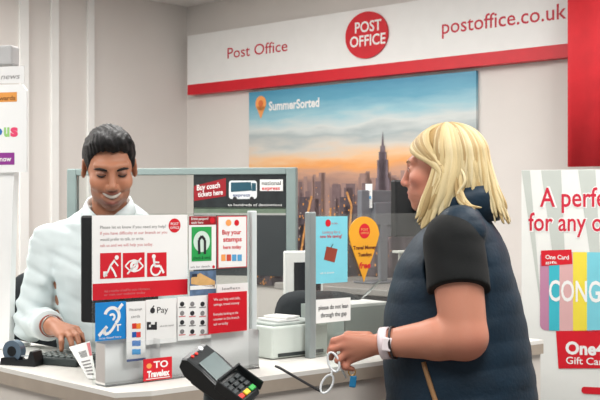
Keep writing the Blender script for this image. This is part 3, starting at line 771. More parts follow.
mb.add([a,b,b+sd,a+sd,a-Vector((0,-.002,.004)),b-Vector((0,-.002,.004)),b+sd-Vector((0,-.002,.004)),a+sd-Vector((0,-.002,.004))],[[0,1,2,3],[7,6,5,4],[0,4,5,1],[1,5,6,2],[2,6,7,3],[3,7,4,0]],sv)
tag(mb.build('foil_packet'),'shiny silver packet sticking up out of the letter tray','packet')
# pale document holder beside the black monitor
hp = Plane((.30,3.60),(.80,.45)); 
o = thing('document_holder','pale slanted document holder between the teardrop sign and the woman','document holder',hp.w(.045,ZC))
Rh = hp.rot() @ Matrix.Rotation(.10,3,'Y')
MB().box(hp.w(.045,ZC+.165),(.055,.008,.24),M('holder_pale',(206,206,200),.4,.02),Rh,.002).build('plate',o)
MB().box(hp.w(.060,ZC+.290,.006),(.105,.03,.008),MATS['holder_pale'],hp.rot(),.002).build('ledge',o)
MB().box(hp.w(.04,ZC+.0065),(.10,.08,.012),MATS['holder_pale'],hp.rot(),.002).build('foot',o)
MB().box(hp.w(.04,ZC+.03,-.002),(.02,.006,.05),MATS['holder_pale'],hp.rot()).build('stem',o)
# ------------------------------------------------------------------ left display stand on the counter
ls = Plane((-.95,3.42),(.96,-.28)); tr_,zt = ls.tz(26.5,84); t0 = tr_-.22; zs = ZC
o = thing('poster_stand','tall white display stand at the far left end of the counter','display stand',ls.w(tr_-.11,ZC))
p = Print(ls); ws = M('stand_white',(232,233,232),.45,.01)
zc_ = ls.tz(26,172)[1]
q = [(t0,zc_),(tr_,zc_),(tr_,zt-.02),(tr_-.015,zt),(t0,zt)]
nq=len(q); p.poly(q,ws,0); p.mb.add([ls.w(*a,-.008) for a in q][::-1],[list(range(nq))],ws)
for i in range(nq):
    a,b=q[i],q[(i+1)%nq]; p.mb.add([ls.w(*a,0),ls.w(*a,-.008),ls.w(*b,-.008),ls.w(*b,0)],[[0,1,2,3]],ws)
p.px(-14,93,17,102.5,M('stand_orange',(222,150,70),.5,.03),1); p.text('rewards',-6,100.5,15.5,4.2,M('stand_brown',(130,80,30),.5,0),2,.02)
for ch,x0,x1,c_ in (('b',-28,-16,(230,120,40)),('o',-13,2.5,(40,110,180)),('u',4,9.5,(150,200,120)),('s',10.5,18,(224,70,110))):
    p.text(ch,x0,136,x1,12,M('letter_'+ch,c_,.5,0),1,.05)
p.px(-16,153,14.5,165,M('stand_purple',(140,50,140),.5,.03),1); p.text('join now',-12,161.5,11.5,5,white,2,.02)
p.build('header_board',o)
mb = MB(); n=10; V=[]; Fs=[]
for i in range(n+1):
    f=i/n; x = tr_-.050-.018*f**.7
    for oo in (0,-.03): V += [ls.w(t0+.02,zc_+(ZC+.012-zc_)*f,oo-.012), ls.w(x,zc_+(ZC+.012-zc_)*f,oo-.012)]
for i in range(n):
    a=i*4; b=a+4; Fs += [[a,a+1,b+1,b],[a+3,a+2,b+2,b+3],[a+1,a+3,b+3,b+1],[a+2,a,b,b+2]]
Fs += [[0,2,3,1],[n*4,n*4+1,n*4+3,n*4+2]]
mb.add(V,Fs,ws).build('column',o)
MB().box(ls.w(tr_-.13,ZC+.0062,-.02),(.2,.12,.011),ws,ls.rot(),.003).build('base',o)
p = Print(ls.off(-.01)); p.boardpx(-30,68,24,84.5,M('stand_topper',(222,222,221),.5,.01),.006); p.text('we love news',-30,80.5,20,5.5,grey,1,0,.25); p.build('topper',o)
MB().box(ls.w(ls.tz(-8,55)[0],ls.tz(0,55)[1],-.03),(.13,.05,.062),M('stand_cap',(176,176,176),.5,.03),ls.rot(),.006).build('top_box',o)

# ------------------------------------------------------------------ card terminal on its pole
ct = thing('card_terminal','black card payment terminal on a pole in front of the counter','card terminal',(-.19,2.44,0))
ax = Vector((.80,-.30,-.52)).normalized(); sd = Vector((.26,.82,.42)); sd = (sd-ax*sd.dot(ax)).normalized(); up = sd.cross(ax); 
if up.z<0: up=-up
up = up.normalized(); sd = up.cross(ax).normalized()
TR = Matrix((ax,sd,up)).transposed(); TO = Vector(pt(188,357,2.46))+ax*.0+Vector((0.004,0,0))
tb_ = M('terminal_black',(34,38,40),.38,.04); tk = M('terminal_edge',(58,64,66),.35,.04)
def T(x,y,z): return TO+TR@Vector((x,y,z))
prof = [(0,-.006),(.0,.018),(.012,.026),(.055,.024),(.105,.014),(.165,.010),(.172,0),(.168,-.02),(.07,-.026),(.02,-.022)]
V=[]; Fs=[]; npf=len(prof); ys=[(-.040,.9),(-.036,1),(.036,1),(.040,.9)]
for y,s_ in ys:
    for x,z in prof: V.append(T(.085+(x-.085)*(1 if s_==1 else .975),y,z*s_))
for k in range(3):
    for i in range(npf): Fs.append([k*npf+i,k*npf+(i+1)%npf,(k+1)*npf+(i+1)%npf,(k+1)*npf+i])
Fs += [list(range(npf))[::-1],[3*npf+i for i in range(npf)]]
MB().add(V,Fs,tb_).build('body',ct)
ang = math.atan2(-.010,.05)
Rt = TR @ Matrix.Rotation(-ang,3,'Y')
MB().box(T(.066,0,.0230),(.056,.060,.003),M('terminal_screen',(112,126,126),.2,.06),Rt,.001).build('display',ct)
mb = MB(); Rk = TR @ Matrix.Rotation(math.atan2(.004,.06),3,'Y')
for i in range(3):
    for j in range(3): mb.box(T(.114+i*.013,-.022+j*.022,.0165),(.009,.016,.005),tk,Rk,.001,1)
kpd = mb.build('keypad',ct)
for j,(c_,nm) in enumerate((((210,50,40),'red key'),((226,190,50),'yellow key'),((60,170,80),'green key'))):
    o = MB().box(T(.156,-.022+j*.022,.0155),(.012,.018,.006),M('key_%d'%j,c_,.4,.02),Rk,.0015,1).build('function_key',kpd); o['label']=nm
mb = MB()
for y in (-.042,.042): mb.box(T(.134,y,.018),(.070,.004,.026),tb_,TR,.0015,1)
mb.box(T(.100,0,.029),(.005,.084,.012),tb_,TR,.001,1); mb.build('privacy_shield',ct)

o=MB().cone(T(.012,.012,.026),T(.012,.012,.030),.006,.006,M('lamp_white',(236,238,240),.3,0),14).build('button',ct)
for yy in (-.01,-.026): 
    MB().cone(T(.016,yy*.9,.026),T(.016,yy*.9,.029),.004,.004,M('key_0'),12).build('button',ct)
pb_ = T(.07,0,-.02); pm = M('pole_dark',(56,64,66),.4,.04)
MB().tube([(pb_.x,pb_.y,.03),(pb_.x,pb_.y,pb_.z-.05),T(.075,0,-.026)],.019,pm,18).build('pole',ct)
MB().box(T(.075,0,-.030),(.08,.06,.012),pm,TR,.004).build('mount_plate',ct)
MB().cone((pb_.x,pb_.y,.001),(pb_.x,pb_.y,.03),.17,.15,pm,40).build('base_disc',ct)
e = T(.168,.01,-.01); bent([e,e+Vector((.012,-.006,-.02)),e+Vector((.018,0,-.09)),e+Vector((-.02,.03,-.25)),(pb_.x+.024,pb_.y+.01,.45),(pb_.x+.024,pb_.y,.05)],.003,black).build('cable',ct)
e = T(.130,-.02,-.02); bent([e,e+Vector((.0,-.006,-.03)),e+Vector((-.004,0,-.12)),(pb_.x+.018,pb_.y-.012,.5),(pb_.x+.020,pb_.y-.012,.05)],.003,black).build('cable',ct)
# ------------------------------------------------------------------ people
def head_field(smile=False, fem=False):
    f = Field()
    f.u(ell((0,.018,.032),(.0745,.095,.088)))
    f.u(ell((0,-.030,-.030),(.060,.060,.084)),.03)
    j = .050 if fem else .054
    f.u(ell((0,-.030,-.072),(j,.050,.044)),.025)
    f.u(ell((0,-.072,-.103),(.021,.019,.016)),.022)
    for s in (-1,1):
        f.u(ell((s*.040,-.060,-.026),(.024,.024,.020)),.02)
        f.u(cap((s*.012,-.086,.024),(s*.045,-.070,.024),.009,.008),.016)
    for s in (-1,1): f.sub(ell((s*.031,-.099,.001),(.019,.017,.012)),.014)
    for s in (-1,1): f.u(ell((s*.031,-.0765,.000),(.0150,.0125,.0105)),.006)
    f.u(cap((0,-.086,.016),(0,-.108,-.032),.0075,.0105),.014)
    f.u(ell((0,-.108,-.036),(.0105,.0105,.0095)),.008)
    for s in (-1,1): f.u(ell((s*.0125,-.098,-.040),(.008,.010,.0075)),.007)
    for s in (-1,1): f.sub(ell((s*.006,-.106,-.0475),(.0035,.005,.003)),.003)
    f.u(ell((0,-.080,-.068),(.030,.018,.022)),.018)
    if smile:
        f.u(chain([(-.036,-.072,-.053),(-.016,-.0885,-.0575),(0,-.0925,-.0590),(.016,-.0885,-.0575),(.036,-.072,-.053)],[.003,.004,.004,.004,.003]),.006)
        f.u(chain([(-.033,-.073,-.062),(-.016,-.089,-.083),(0,-.0935,-.0885),(.016,-.089,-.083),(.033,-.073,-.062)],[.003,.0055,.006,.0055,.003]),.006)
        f.sub(chain([(-.034,-.0775,-.0575),(-.018,-.0935,-.068),(0,-.0990,-.0730),(.018,-.0935,-.068),(.034,-.0775,-.0575)],[.0035,.0080,.0092,.0080,.0035],.003),.003)
        for s in (-1,1):
            f.u(ell((s*.040,-.066,-.036),(.019,.018,.017)),.014)
            f.sub(chain([(s*.021,-.1015,-.040),(s*.034,-.0925,-.056),(s*.038,-.082,-.070)],[.002,.0035,.002]),.010)
    else:
        f.u(chain([(-.022,-.083,-.067),(-.008,-.0945,-.065),(.008,-.0945,-.065),(.022,-.083,-.067)],[.003,.005,.005,.003]),.005)
        f.u(chain([(-.020,-.083,-.074),(0,-.0935,-.077),(.020,-.083,-.074)],[.003,.0058,.003]),.005)
        f.sub(chain([(-.024,-.088,-.0705),(0,-.1025,-.0708),(.024,-.088,-.0705)],[.0012,.0016,.0012]),.003)
    for s in (-1,1):
        R = Matrix.Rotation(s*.35,3,'Z') @ Matrix.Rotation(-.15,3,'X')
        f.u(ell((s*.078,.014,-.006),(.0085,.019,.032),R),.006)
        f.sub(ell((s*.087,.009,-.002),(.006,.010,.017),R),.004)
    return f
def surf_y(f, x, z):
    ys = np.arange(-.15,.02,.0008); P = np.stack([np.full_like(ys,x),ys,np.full_like(ys,z)],1).astype(np.float32)
    d = f(P); i = np.argmax(d<0); return float(ys[i])
def mix(c, t, w): return c*(1-w[:,None])+np.array(lin(t))*w[:,None]
def g(q, c, r): return np.exp(-(((q-np.array(c))/np.array(r))**2).sum(1))
def strip(f, pts, r, c, R, s, name, mat, parent, lift=.0005):
    pts3 = [Vector(c)+R@(Vector((x,surf_y(f,x,z)-lift,z))*s) for x,z in pts]
    MB().tube(pts3,[v*s for v in r],mat,8).build(name,parent)
def wrinkle(amp, k=1.0, seed=0):
    rr = np.random.default_rng(seed); W = [(rr.normal(size=3)*np.array((22,22,34))*k, rr.uniform(0,6.28), rr.uniform(.5,1)) for _ in range(7)]
    W = [(w.astype(np.float32),p,a) for w,p,a in W]
    def f(P):
        d = 0; ph = 1.4*np.sin(P@W[0][0]*.6+W[0][1])
        for w,p,a in W[1:]: d = d+a*np.sin(P@w+p+ph)
        return amp*d/3
    return f
def march(f, px, py, y0=2.2, y1=3.8):
    ys = np.arange(y0,y1,.001); P = np.stack([(px-CX)/F*ys, ys, EZ-(py-HY)/F*ys],1).astype(np.float32)
    i = np.argmax(f(P)<0); return Vector(P[i])
skin_man = painted('skin_brown',.45,.4,.10,.06,500,var=.08); skin_woman = painted('skin_fair',.5,.35,.12,.06,500,var=.08)

# ================= clerk
hc = np.array(pt(109.5,167,3.42)); HR = Matrix.Rotation(.26,3,'Z') @ Matrix.Rotation(.30,3,'X') @ Matrix.Rotation(-.03,3,'Y'); hs = 1.0
def hw(x,y,z): return Vector(hc)+HR@(Vector((x,y,z))*hs)
hf = head_field(True)
mo = (-.605,3.50); mfw = (.10,-1)
SR,SL = Vector((-.790,3.475,1.290)),Vector((-.425,3.51,1.290)); ER,EL = Vector((-.835,3.45,1.045)),Vector((-.385,3.46,1.05)); WR,WL = Vector((-.724,3.215,1.060)),Vector((-.46,3.25,1.04))
torso = loft([.76,.86,.98,1.10,1.20,1.28,1.34,1.375,1.40],[-.02,-.01,0,.005,.01,.0,-.005,-.005,0],[0]*9,[.125,.122,.118,.120,.118,.105,.080,.062,.055],[.165,.160,.160,.172,.182,.178,.130,.075,.058],mo,mfw)
K = [pt(61,336,3.125),pt(67,332.5,3.14),pt(72,330.5,3.155),pt(76.5,329.5,3.175)]; PI_ = [pt(61.5,342,3.095),pt(70,337.5,3.105),pt(77,336,3.12),pt(81,335,3.145)]; TI = [pt(61.5,350,3.09),pt(72,345.5,3.09),pt(79,343.5,3.105),pt(83,341,3.135)]
def hand(f, wrist, K, PP, T, thumb, r=.0092):
    for i,(k,p,t) in enumerate(zip(K,PP,T)):
        f.u(cap(wrist+(Vector(k)-wrist)*.15,k,.017,.0115),.012)
    for i,(k,p,t) in enumerate(zip(K,PP,T)):
        q = .88 if i==0 else 1
        f.u(chain([k,p,t],[r*q*1.05,r*q,r*q*.82],.003),.003)
    f.u(chain(thumb,[.015,.0115,.009],.004),.006)
mb_ = Field(); mb_.u(local(hf,hc,HR,hs))
mb_.u(cap(hw(0,.020,-.055),(-.600,3.475,1.35),.052,.056),.02)
mb_.u(torso,.02)
for s_,e_,w_ in ((SR,ER,WR),(SL,EL,WL)):
    mb_.u(cap(Vector((-.605,3.49,1.345)).lerp(s_,.35),s_,.050,.052),.03); mb_.u(cap(s_,e_,.050,.042),.02); mb_.u(cap(e_,w_,.042,.027),.02)
hand(mb_,WR,K,PI_,TI,[WR.lerp(Vector(K[3]),.3),pt(70,334,3.19),pt(79,340,3.17)])
KL = [(-.50,3.165,1.035),(-.48,3.155,1.035),(-.46,3.15,1.035),(-.44,3.155,1.032)][::-1]; hl=[Vector(k)+Vector((0,-.035,-.004)) for k in KL]; tl_=[k+Vector((0,-.028,-.014)) for k in hl]
hand(mb_,WL,KL,hl,tl_,[WL.lerp(Vector(KL[3]),.3),(-.505,3.19,1.025),(-.525,3.165,1.012)])
hips = [(-.70,3.55,.785),(-.52,3.56,.785)]; knees = [(-.745,3.12,.800),(-.50,3.13,.800)]; ank = [(-.735,3.17,.385),(-.51,3.18,.385)]
for h_,k_,a_ in zip(hips,knees,ank):
    mb_.u(cap(h_,k_,.075,.055),.03); mb_.u(cap(k_,a_,.052,.036),.02); mb_.u(cap((a_[0],a_[1],a_[2]-.04),(a_[0],a_[1]-.15,a_[2]-.055),.033,.026),.02)
def mcol(V):
    q = (V-hc)@np.array(HR)/hs; c = np.tile(np.array(lin((178,122,94))),(len(V),1))
    inh = (q[:,2]>-.16)&(np.abs(q[:,0])<.1)&(np.abs(q[:,1])<.14)
    st = np.clip(g(q,(0,-.075,-.092),(.052,.05,.026))*1.2+g(q,(0,-.10,-.051),(.03,.03,.007))*.9+sum(g(q,(s*.062,-.02,-.06),(.018,.04,.045)) for s in (-1,1))*.9,0,1)*inh
    c = mix(c,(96,66,56),st*.85)
    ch = sum(g(q,(s*.040,-.08,-.030),(.022,.03,.016)) for s in (-1,1))*inh; c = mix(c,(206,140,110),ch*.6)
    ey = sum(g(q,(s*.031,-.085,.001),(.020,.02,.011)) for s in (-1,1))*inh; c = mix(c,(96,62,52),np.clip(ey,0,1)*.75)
    lip = np.clip(g(q,(0,-.09,-.0575),(.026,.02,.0045))+g(q,(0,-.09,-.0885),(.022,.02,.0055)),0,1)*inh; c = mix(c,(160,88,80),lip*.8)
    inside = ((np.abs(q[:,0])<.031)&(np.abs(q[:,2]+.0730-.0135*(q[:,0]/.033)**2)<.0085)&(q[:,1]>-.0905+.0160*(q[:,0]/.030)**2)&(q[:,1]<-.07)).astype(float)
    c = mix(c,(70,28,28),inside*inh); return c
man = soft('person', mb_, (-1.0,2.85,.22),(-.25,3.85,1.72), .0034, skin_man, None, mcol, 1)
tag(man,'smiling clerk with short black hair in a white shirt looking down behind the counter','person')
# face parts
lashm = M('lash_dark',(24,18,18),.6,0); browm = M('brow_black',(26,22,22),.7,.1)
for s in (-1,1):
    strip(hf,[(s*.0150,.0125),(s*.024,.0155),(s*.036,.0175),(s*.046,.0155),(s*.052,.011)],[.0028,.0042,.0042,.0032,.0015],hc,HR,hs,'eyebrow',browm,man)
    strip(hf,[(s*.0185,-.0025),(s*.025,-.0055),(s*.031,-.0065),(s*.038,-.0055),(s*.0445,-.0015)],[.0016,.0028,.0032,.0028,.0016],hc,HR,hs,'eyelashes',lashm,man,.0003)
tm = M('teeth_white',(216,208,198),.35,.01); mb = MB(); n=14; V=[]; Fs=[]
for i in range(n+1):
    x = -.028+.056*i/n; e2=(x/.030)**2; y = -.0930+e2*.0165
    zt_ = -.0625+.0065*e2; zb_ = -.0752+.0150*e2
    V += [hw(x,y,zt_),hw(x,y-.0008,zb_),hw(x,y+.006,zt_),hw(x,y+.006,zb_)]
for i in range(n):
    a,b=i*4,i*4+4; Fs += [[a,b,b+1,a+1],[a+2,a+3,b+3,b+2],[a,a+2,b+2,b],[a+1,b+1,b+3,a+3]]
mb.add(V,Fs,tm,True).build('teeth',man)
# hair
hh = Field(); hh.u(ell((0,.018,.036),(.0815,.1035,.0935))); hh.u(ell((.004,-.046,.096),(.060,.048,.024)),.03)
hh.sub(lambda P: smax(P[:,1]+.052-.25*np.clip(.06-P[:,2],0,.1), P[:,2]-.066-.10*P[:,0]*0+1.5*np.clip(np.abs(P[:,0])-.035,0,1)*.35, .012),.010)
hh.sub(lambda P: smax(P[:,1]-.002, P[:,2]+.014, .01),.006)
hh.sub(lambda P: smax(P[:,1]-.055+.0*P[:,2], P[:,2]+.030, .015),.01); hh.sub(half((0,0,-.062),(0,.2,1)),.01)
hh.sub(ell((.082,.012,-.006),(.02,.022,.030)),.006); hh.sub(ell((-.082,.012,-.006),(.02,.022,.030)),.006)
hh.warp(lambda P: .0013*np.sin(P[:,0]*420+3*np.sin(P[:,1]*60)+P[:,2]*90)*np.clip(P[:,2]*14,0.15,1)+.0018*np.sin(P[:,0]*150+P[:,1]*90+2*np.sin(P[:,2]*70)))
hairm = M('hair_black',(20,19,20),.62,.25,90,spec=.25,bump=.25,bscale=260)
soft('hair', local(hh,hc,HR,hs), hc-.18, hc+.18, .0026, hairm, man)
# shirt
sf = Field(); sf.u(loft([.78,.86,.98,1.10,1.20,1.28,1.345,1.39,1.42],[-.02,-.01,0,.005,.01,.0,-.005,-.005,0],[0]*9,[.142,.140,.136,.137,.134,.120,.098,.080,.070],[.172,.166,.164,.172,.180,.184,.148,.100,.080],mo,mfw))
for s_,e_,w_ in ((SR,ER,WR),(SL,EL,WL)):
    sf.u(cap(Vector((-.605,3.49,1.345)).lerp(s_,.35),s_,.058,.062),.035); sf.u(cap(s_,e_,.062,.055),.008); sf.u(cap(e_,e_.lerp(w_,.80),.055,.043),.010)
    sf.cut(lambda P,e_=e_,w_=w_: np.where(np.linalg.norm(P-np.array(w_,np.float32),axis=1)<.09, (P-np.array(e_.lerp(w_,.80),np.float32))@np.array((w_-e_).normalized(),np.float32), -1).astype(np.float32),.002)
sf.warp(wrinkle(.0080,1.0,3)); sf.warp(wrinkle(.0035,2.2,8))
def folds(P):   # creases that run round the bent elbow and down from the shoulder
    d = 0
    for e_,s_ in ((ER,SR),(EL,SL)):
        q = P-np.array(e_,np.float32); r2 = (q*q).sum(1); ax_ = np.array((s_-e_).normalized(),np.float32)
        d = d+.007*np.sin((q@ax_)*130+q[:,0]*40)*np.exp(-r2/.010)
    return d
sf.warp(folds)
nk = np.array((-.597,3.455,1.40),np.float32)
sf.sub(cap(hw(0,.02,-.05),(-.600,3.475,1.345),.060,.060),.006)
sf.sub(cap((-.594,3.395,1.405),(-.592,3.36,1.315),.036,.008),.008)
shm = M('shirt_white',(208,219,220),.75,.015,30,bump=.04,bscale=300)
shirt = soft('shirt', sf, (-1.0,3.05,.70),(-.25,3.75,1.46), .0042, shm, man)
# collar: stand and fold
V=[];Fs=[]; n=36; cb = Vector((-.602,3.462,1.408))
for i in range(n+1):
    a = math.radians(-90+16+(360-32)*i/n) ; fr = abs((i/n-.5)*2); tip = max(0,(fr-.72)/.28)
    dx,dy = math.cos(a),math.sin(a); zt_ = .040-.020*fr**2
    prof_ = [(.0635,-.012),(.0640,zt_*.5),(.0645,zt_),(.0700,zt_+.003),(.078,zt_-.012),(.087+.010*tip,zt_-.036-.030*tip),(.0840+.010*tip,zt_-.037-.030*tip),(.072,zt_-.014)]
    for r_,z_ in prof_: V.append(cb+Vector((dx*r_,dy*(r_+.004)-.018*tip*(r_>.08),z_-.055*fr**2.2)))
m_=8
for i in range(n):
    for k in range(m_): a=i*m_+k; b=i*m_+(k+1)%m_; Fs.append([a,b,b+m_,a+m_])
Fs += [list(range(m_))[::-1],[n*m_+k for k in range(m_)]]
MB().add(V,Fs,shm,True).build('collar',man)
for e_,w_ in ((ER,WR),(EL,WL)):
    ax_=(w_-e_).normalized(); c_=e_.lerp(w_,.78)
    MB().tube([c_-ax_*.026,c_-ax_*.024,c_+ax_*.010,c_+ax_*.013],[.044,.0475,.0465,.042],shm,24).build('cuff',man)
ax_=(WR-ER).normalized()
def band(c_,ax_,rx,ry,th,w,m,name,parent,up=(0,0,1)):
    ax_=Vector(ax_).normalized(); u_=Vector(up); u_=(u_-ax_*u_.dot(ax_)).normalized(); v_=ax_.cross(u_); V=[];Fs=[];n=28
    for i in range(n):
        t=2*math.pi*i/n; d=u_*(ry*math.cos(t))+v_*(rx*math.sin(t)); e=d.normalized()*th
        V += [c_+d-ax_*w/2,c_+d+e-ax_*w/2,c_+d+e+ax_*w/2,c_+d+ax_*w/2]
    for i in range(n):
        a=i*4;b=(i+1)%n*4
        for k in range(4): Fs.append([a+k,a+(k+1)%4,b+(k+1)%4,b+k])
    return MB().add(V,Fs,m,True).build(name,parent)
band(ER.lerp(WR,.93),ax_,.0305,.0305,.003,.006,M('bead_red',(150,60,44),.5,.1),'bracelet',man)
band(ER.lerp(WR,.985)+Vector((.003,0,0)),ax_,.030,.030,.003,.005,M('bead_steel',(176,176,172),.3,.05,metal=.5),'bracelet',man)
# trousers and shoes under the counter
tf = Field(); tf.u(ell((-.61,3.55,.80),(.18,.14,.105)))
for h_,k_,a_ in zip(hips,knees,ank): tf.u(cap(h_,k_,.088,.066),.03); tf.u(cap(k_,(a_[0],a_[1],a_[2]+.02),.064,.052),.02)
tf.cut(half((0,0,.875),(0,0,1)),.01)
soft('trousers',tf,(-.95,2.95,.30),(-.30,3.80,.95),.008,M('trouser_dark',(38,40,46),.8,.06),man)
for a_ in ank:
    s_ = Field(); s_.u(cap((a_[0],a_[1]+.01,a_[2]-.045),(a_[0],a_[1]-.16,a_[2]-.060),.042,.036)); s_.cut(half((0,0,a_[2]-.085),(0,-.0,-1)),.004); s_.cut(half((0,0,a_[2]-.01),(0,0,1)),.004)
    soft('shoe',s_,(a_[0]-.08,a_[1]-.25,a_[2]-.13),(a_[0]+.08,a_[1]+.1,a_[2]+.05),.006,black,man)

# ================= customer
wc = np.array(pt(441,168,2.92)); WRt = Matrix.Rotation(-1.886,3,'Z') @ Matrix.Rotation(.06,3,'X'); ws_ = .93
def ww(x,y,z): return Vector(wc)+WRt@(Vector((x,y,z))*ws_)
wf_ = head_field(False,True)
wo = (.412,2.90); wfw = (-.985,.17)
def wt(d): # torso stack, grown by d
    return loft([.78,.86,.93,1.06,1.16,1.27,1.335,1.375,1.41],[-.02,-.010,-.012,.003,.008,.006,-.004,-.015,-.02],[0]*9,
      [x+d for x in (.178,.192,.190,.186,.170,.140,.108,.066,.050)],[x+d for x in (.205,.212,.205,.190,.180,.178,.140,.068,.052)],wo,wfw)
LS,LE,LW = Vector((.382,2.735,1.322)),Vector(pt(464.5,337,2.69)),Vector(pt(388,343,2.76))
RS,RE,RW = Vector((.455,3.075,1.325)),Vector((.475,3.15,1.07)),Vector((.39,3.155,.87))
wb = Field(); wb.u(local(wf_,wc,WRt,ws_)); wb.u(cap(ww(0,.02,-.05),(.425,2.915,1.35),.046,.052),.02); wb.u(wt(-.022),.02)
for s_,e_,w_ in ((LS,LE,LW),(RS,RE,RW)):
    wb.u(cap(Vector((.42,2.905,1.34)).lerp(s_,.4),s_,.05,.062),.03); wb.u(cap(s_,e_,.066,.056),.02)
    wb.u(chain([e_,e_.lerp(w_,.35),w_],[.055,.052,.0335],.01),.015)
lk = [pt(345,338,2.768),pt(343.5,345.5,2.765),pt(346,353,2.768),pt(350,359.5,2.775)][::-1]
lp = [pt(334,341,2.772),pt(332.5,349,2.768),pt(338,360,2.765),pt(345,367,2.770)][::-1]
lt = [pt(329.5,352,2.79),pt(331,358,2.79),pt(345,364.5,2.785),pt(352.5,369,2.785)][::-1]
hand(wb,LW,lk,lp,lt,[pt(368,337,2.785),pt(348,335.5,2.80),pt(333.5,347,2.80)],.0098)
rk=[RW+Vector((-.012-.0*i,-.03+.02*i,-.085)) for i in range(4)]; rp=[k+Vector((-.012,0,-.04)) for k in rk]; rt=[k+Vector((-.004,0,-.032)) for k in rp]
hand(wb,RW,rk,rp,rt,[RW.lerp(rk[0],.3),RW+Vector((-.03,-.03,-.06)),RW+Vector((-.035,-.035,-.095))])
lh = [(.435,2.80,.80),(.45,3.00,.80)]; lkn=[(.405,2.80,.46),(.42,3.00,.46)]; la=[(.44,2.79,.085),(.455,3.01,.085)]
for h_,k_,a_ in zip(lh,lkn,la):
    wb.u(cap(h_,k_,.085,.058),.03); wb.u(cap(k_,a_,.056,.038),.02); wb.u(cap((a_[0],a_[1],.05),(a_[0]-.15,a_[1]+.02,.04),.034,.028),.02)
def wcol(V):
    q = (V-wc)@np.array(WRt)/ws_; c = np.tile(np.array(lin((188,128,105))),(len(V),1))
    inh = (q[:,2]>-.16)&(np.abs(q[:,0])<.1)&(np.abs(q[:,1])<.14)
    ch = sum(g(q,(s*.045,-.06,-.035),(.026,.035,.022)) for s in (-1,1))*inh; c = mix(c,(200,122,106),ch*.7)
    lip = np.clip(g(q,(0,-.093,-.0655),(.022,.02,.005))+g(q,(0,-.093,-.0765),(.019,.02,.006)),0,1)*inh; c = mix(c,(176,96,96),lip*.8)
    no = g(q,(0,-.11,-.036),(.014,.02,.014))*inh; c = mix(c,(196,116,100),no*.6)
    kn = sum(g(V,k,(.012,.012,.012)) for k in list(lk)+list(lp)); c = mix(c,(190,110,94),np.clip(kn,0,1)*.5); 
    el = g(V,LE+Vector((.02,-.03,-.02)),(.05,.05,.05)); c = mix(c,(196,120,100),el*.5); return c
woman = soft('person', wb, (.02,2.55,.0),(.75,3.35,1.72), .0036, skin_woman, None, wcol, 1)
tag(woman,'blonde woman customer in a navy gilet reaching out to the counter','person')
for s in (-1,1):
    strip(wf_,[(s*.0165,.0215),(s*.026,.0250),(s*.038,.0245),(s*.048,.0195)],[.002,.0028,.0026,.001],wc,WRt,ws_,'eyebrow',M('brow_fair',(150,116,84),.7,.1),woman)
    strip(wf_,[(s*.0185,.0015),(s*.026,.0045),(s*.034,.0045),(s*.0445,.0005)],[.001,.0019,.0019,.001],wc,WRt,ws_,'eyelashes',M('lash_brown',(70,50,42),.6,0),woman,.0003)
    e_ = ww(s*.031,surf_y(wf_,s*.031,-.0008)+.0050,-.0008); dr = (WRt@Vector((s*.12,-1,-.1))).normalized()
    mb = MB(); bm = bmesh.new(); bmesh.ops.create_uvsphere(bm,u_segments=16,v_segments=12,radius=.0062*ws_); mb.bm(bm,e_,M('eye_white',(226,220,214),.2,0),None,True)
    mb.cone(e_+dr*.0052,e_+dr*.0060,.0034,.0030,M('iris_dark',(50,60,66),.2,0),12); mb.build('eye',woman)
er = ww(.0865,.010,-.026); MB().cone(er,er+WRt@Vector((.004,-.002,0)),.0045,.0035,M('pearl',(240,236,228),.2,.02,spec=.7),14).build('earring',woman)
# hair
hcols = [(216,192,140),(226,206,158),(200,172,120),(220,198,148),(188,158,106),(232,214,170)]
class Locks:
    def __init__(s): s.V,s.F,s.C=[],[],[]
    def lock(s,pts,r0,col,flat=.45,n=8,m=22):
        P=[Vector(p) for p in pts]; Q=[]
        for i in range(m):                             # smooth curve through the guide points
            u=i/(m-1)*(len(P)-1); k=min(int(u),len(P)-2); t=u-k
            a,b,c,d=P[max(k-1,0)],P[k],P[k+1],P[min(k+2,len(P)-1)]
            Q.append(.5*((2*b)+(c-a)*t+(2*a-5*b+4*c-d)*t*t+(-a+3*b-3*c+d)*t**3))
        base=len(s.V); ctr=Vector((0,.02,-.02))
        for i,p in enumerate(Q):
            f=i/(m-1); z=(Q[min(i+1,m-1)]-Q[max(i-1,0)]).normalized(); o=(p-ctr); o=(o-z*o.dot(z)).normalized(); v=z.cross(o)
            r=r0*(.55+.45*min(1,f*5))*(1 if f<.7 else max(.25,1-((f-.7)/.3)**2*.75))
            for k in range(n):
                t=2*math.pi*k/n; s.V.append(p+v*(r*math.cos(t))+o*(r*flat*math.sin(t))); s.C.append(lin(col))
        for i in range(m-1):
            for k in range(n): s.F.append([base+i*n+k,base+i*n+(k+1)%n,base+(i+1)*n+(k+1)%n,base+(i+1)*n+k])
        s.F.append([base+k for k in range(n)][::-1]); s.F.append([base+(m-1)*n+k for k in range(n)])
Lk = Locks(); rr_ = random.Random(11)
def shade():
    c=rr_.choice(hcols); j=rr_.uniform(.95,1.04); return tuple(min(255,v*j) for v in c)
C0 = Vector((0,.024,.026)); RA = Vector((.090,.113,.101))
def shell(x,y,z,k=1.0):                                  # push a guide point onto the shell of hair round the skull
    d=Vector((x,y,z))-C0; l=math.sqrt((d.x/RA.x)**2+(d.y/RA.y)**2+(d.z/RA.z)**2); return tuple(C0+d*(k/l))
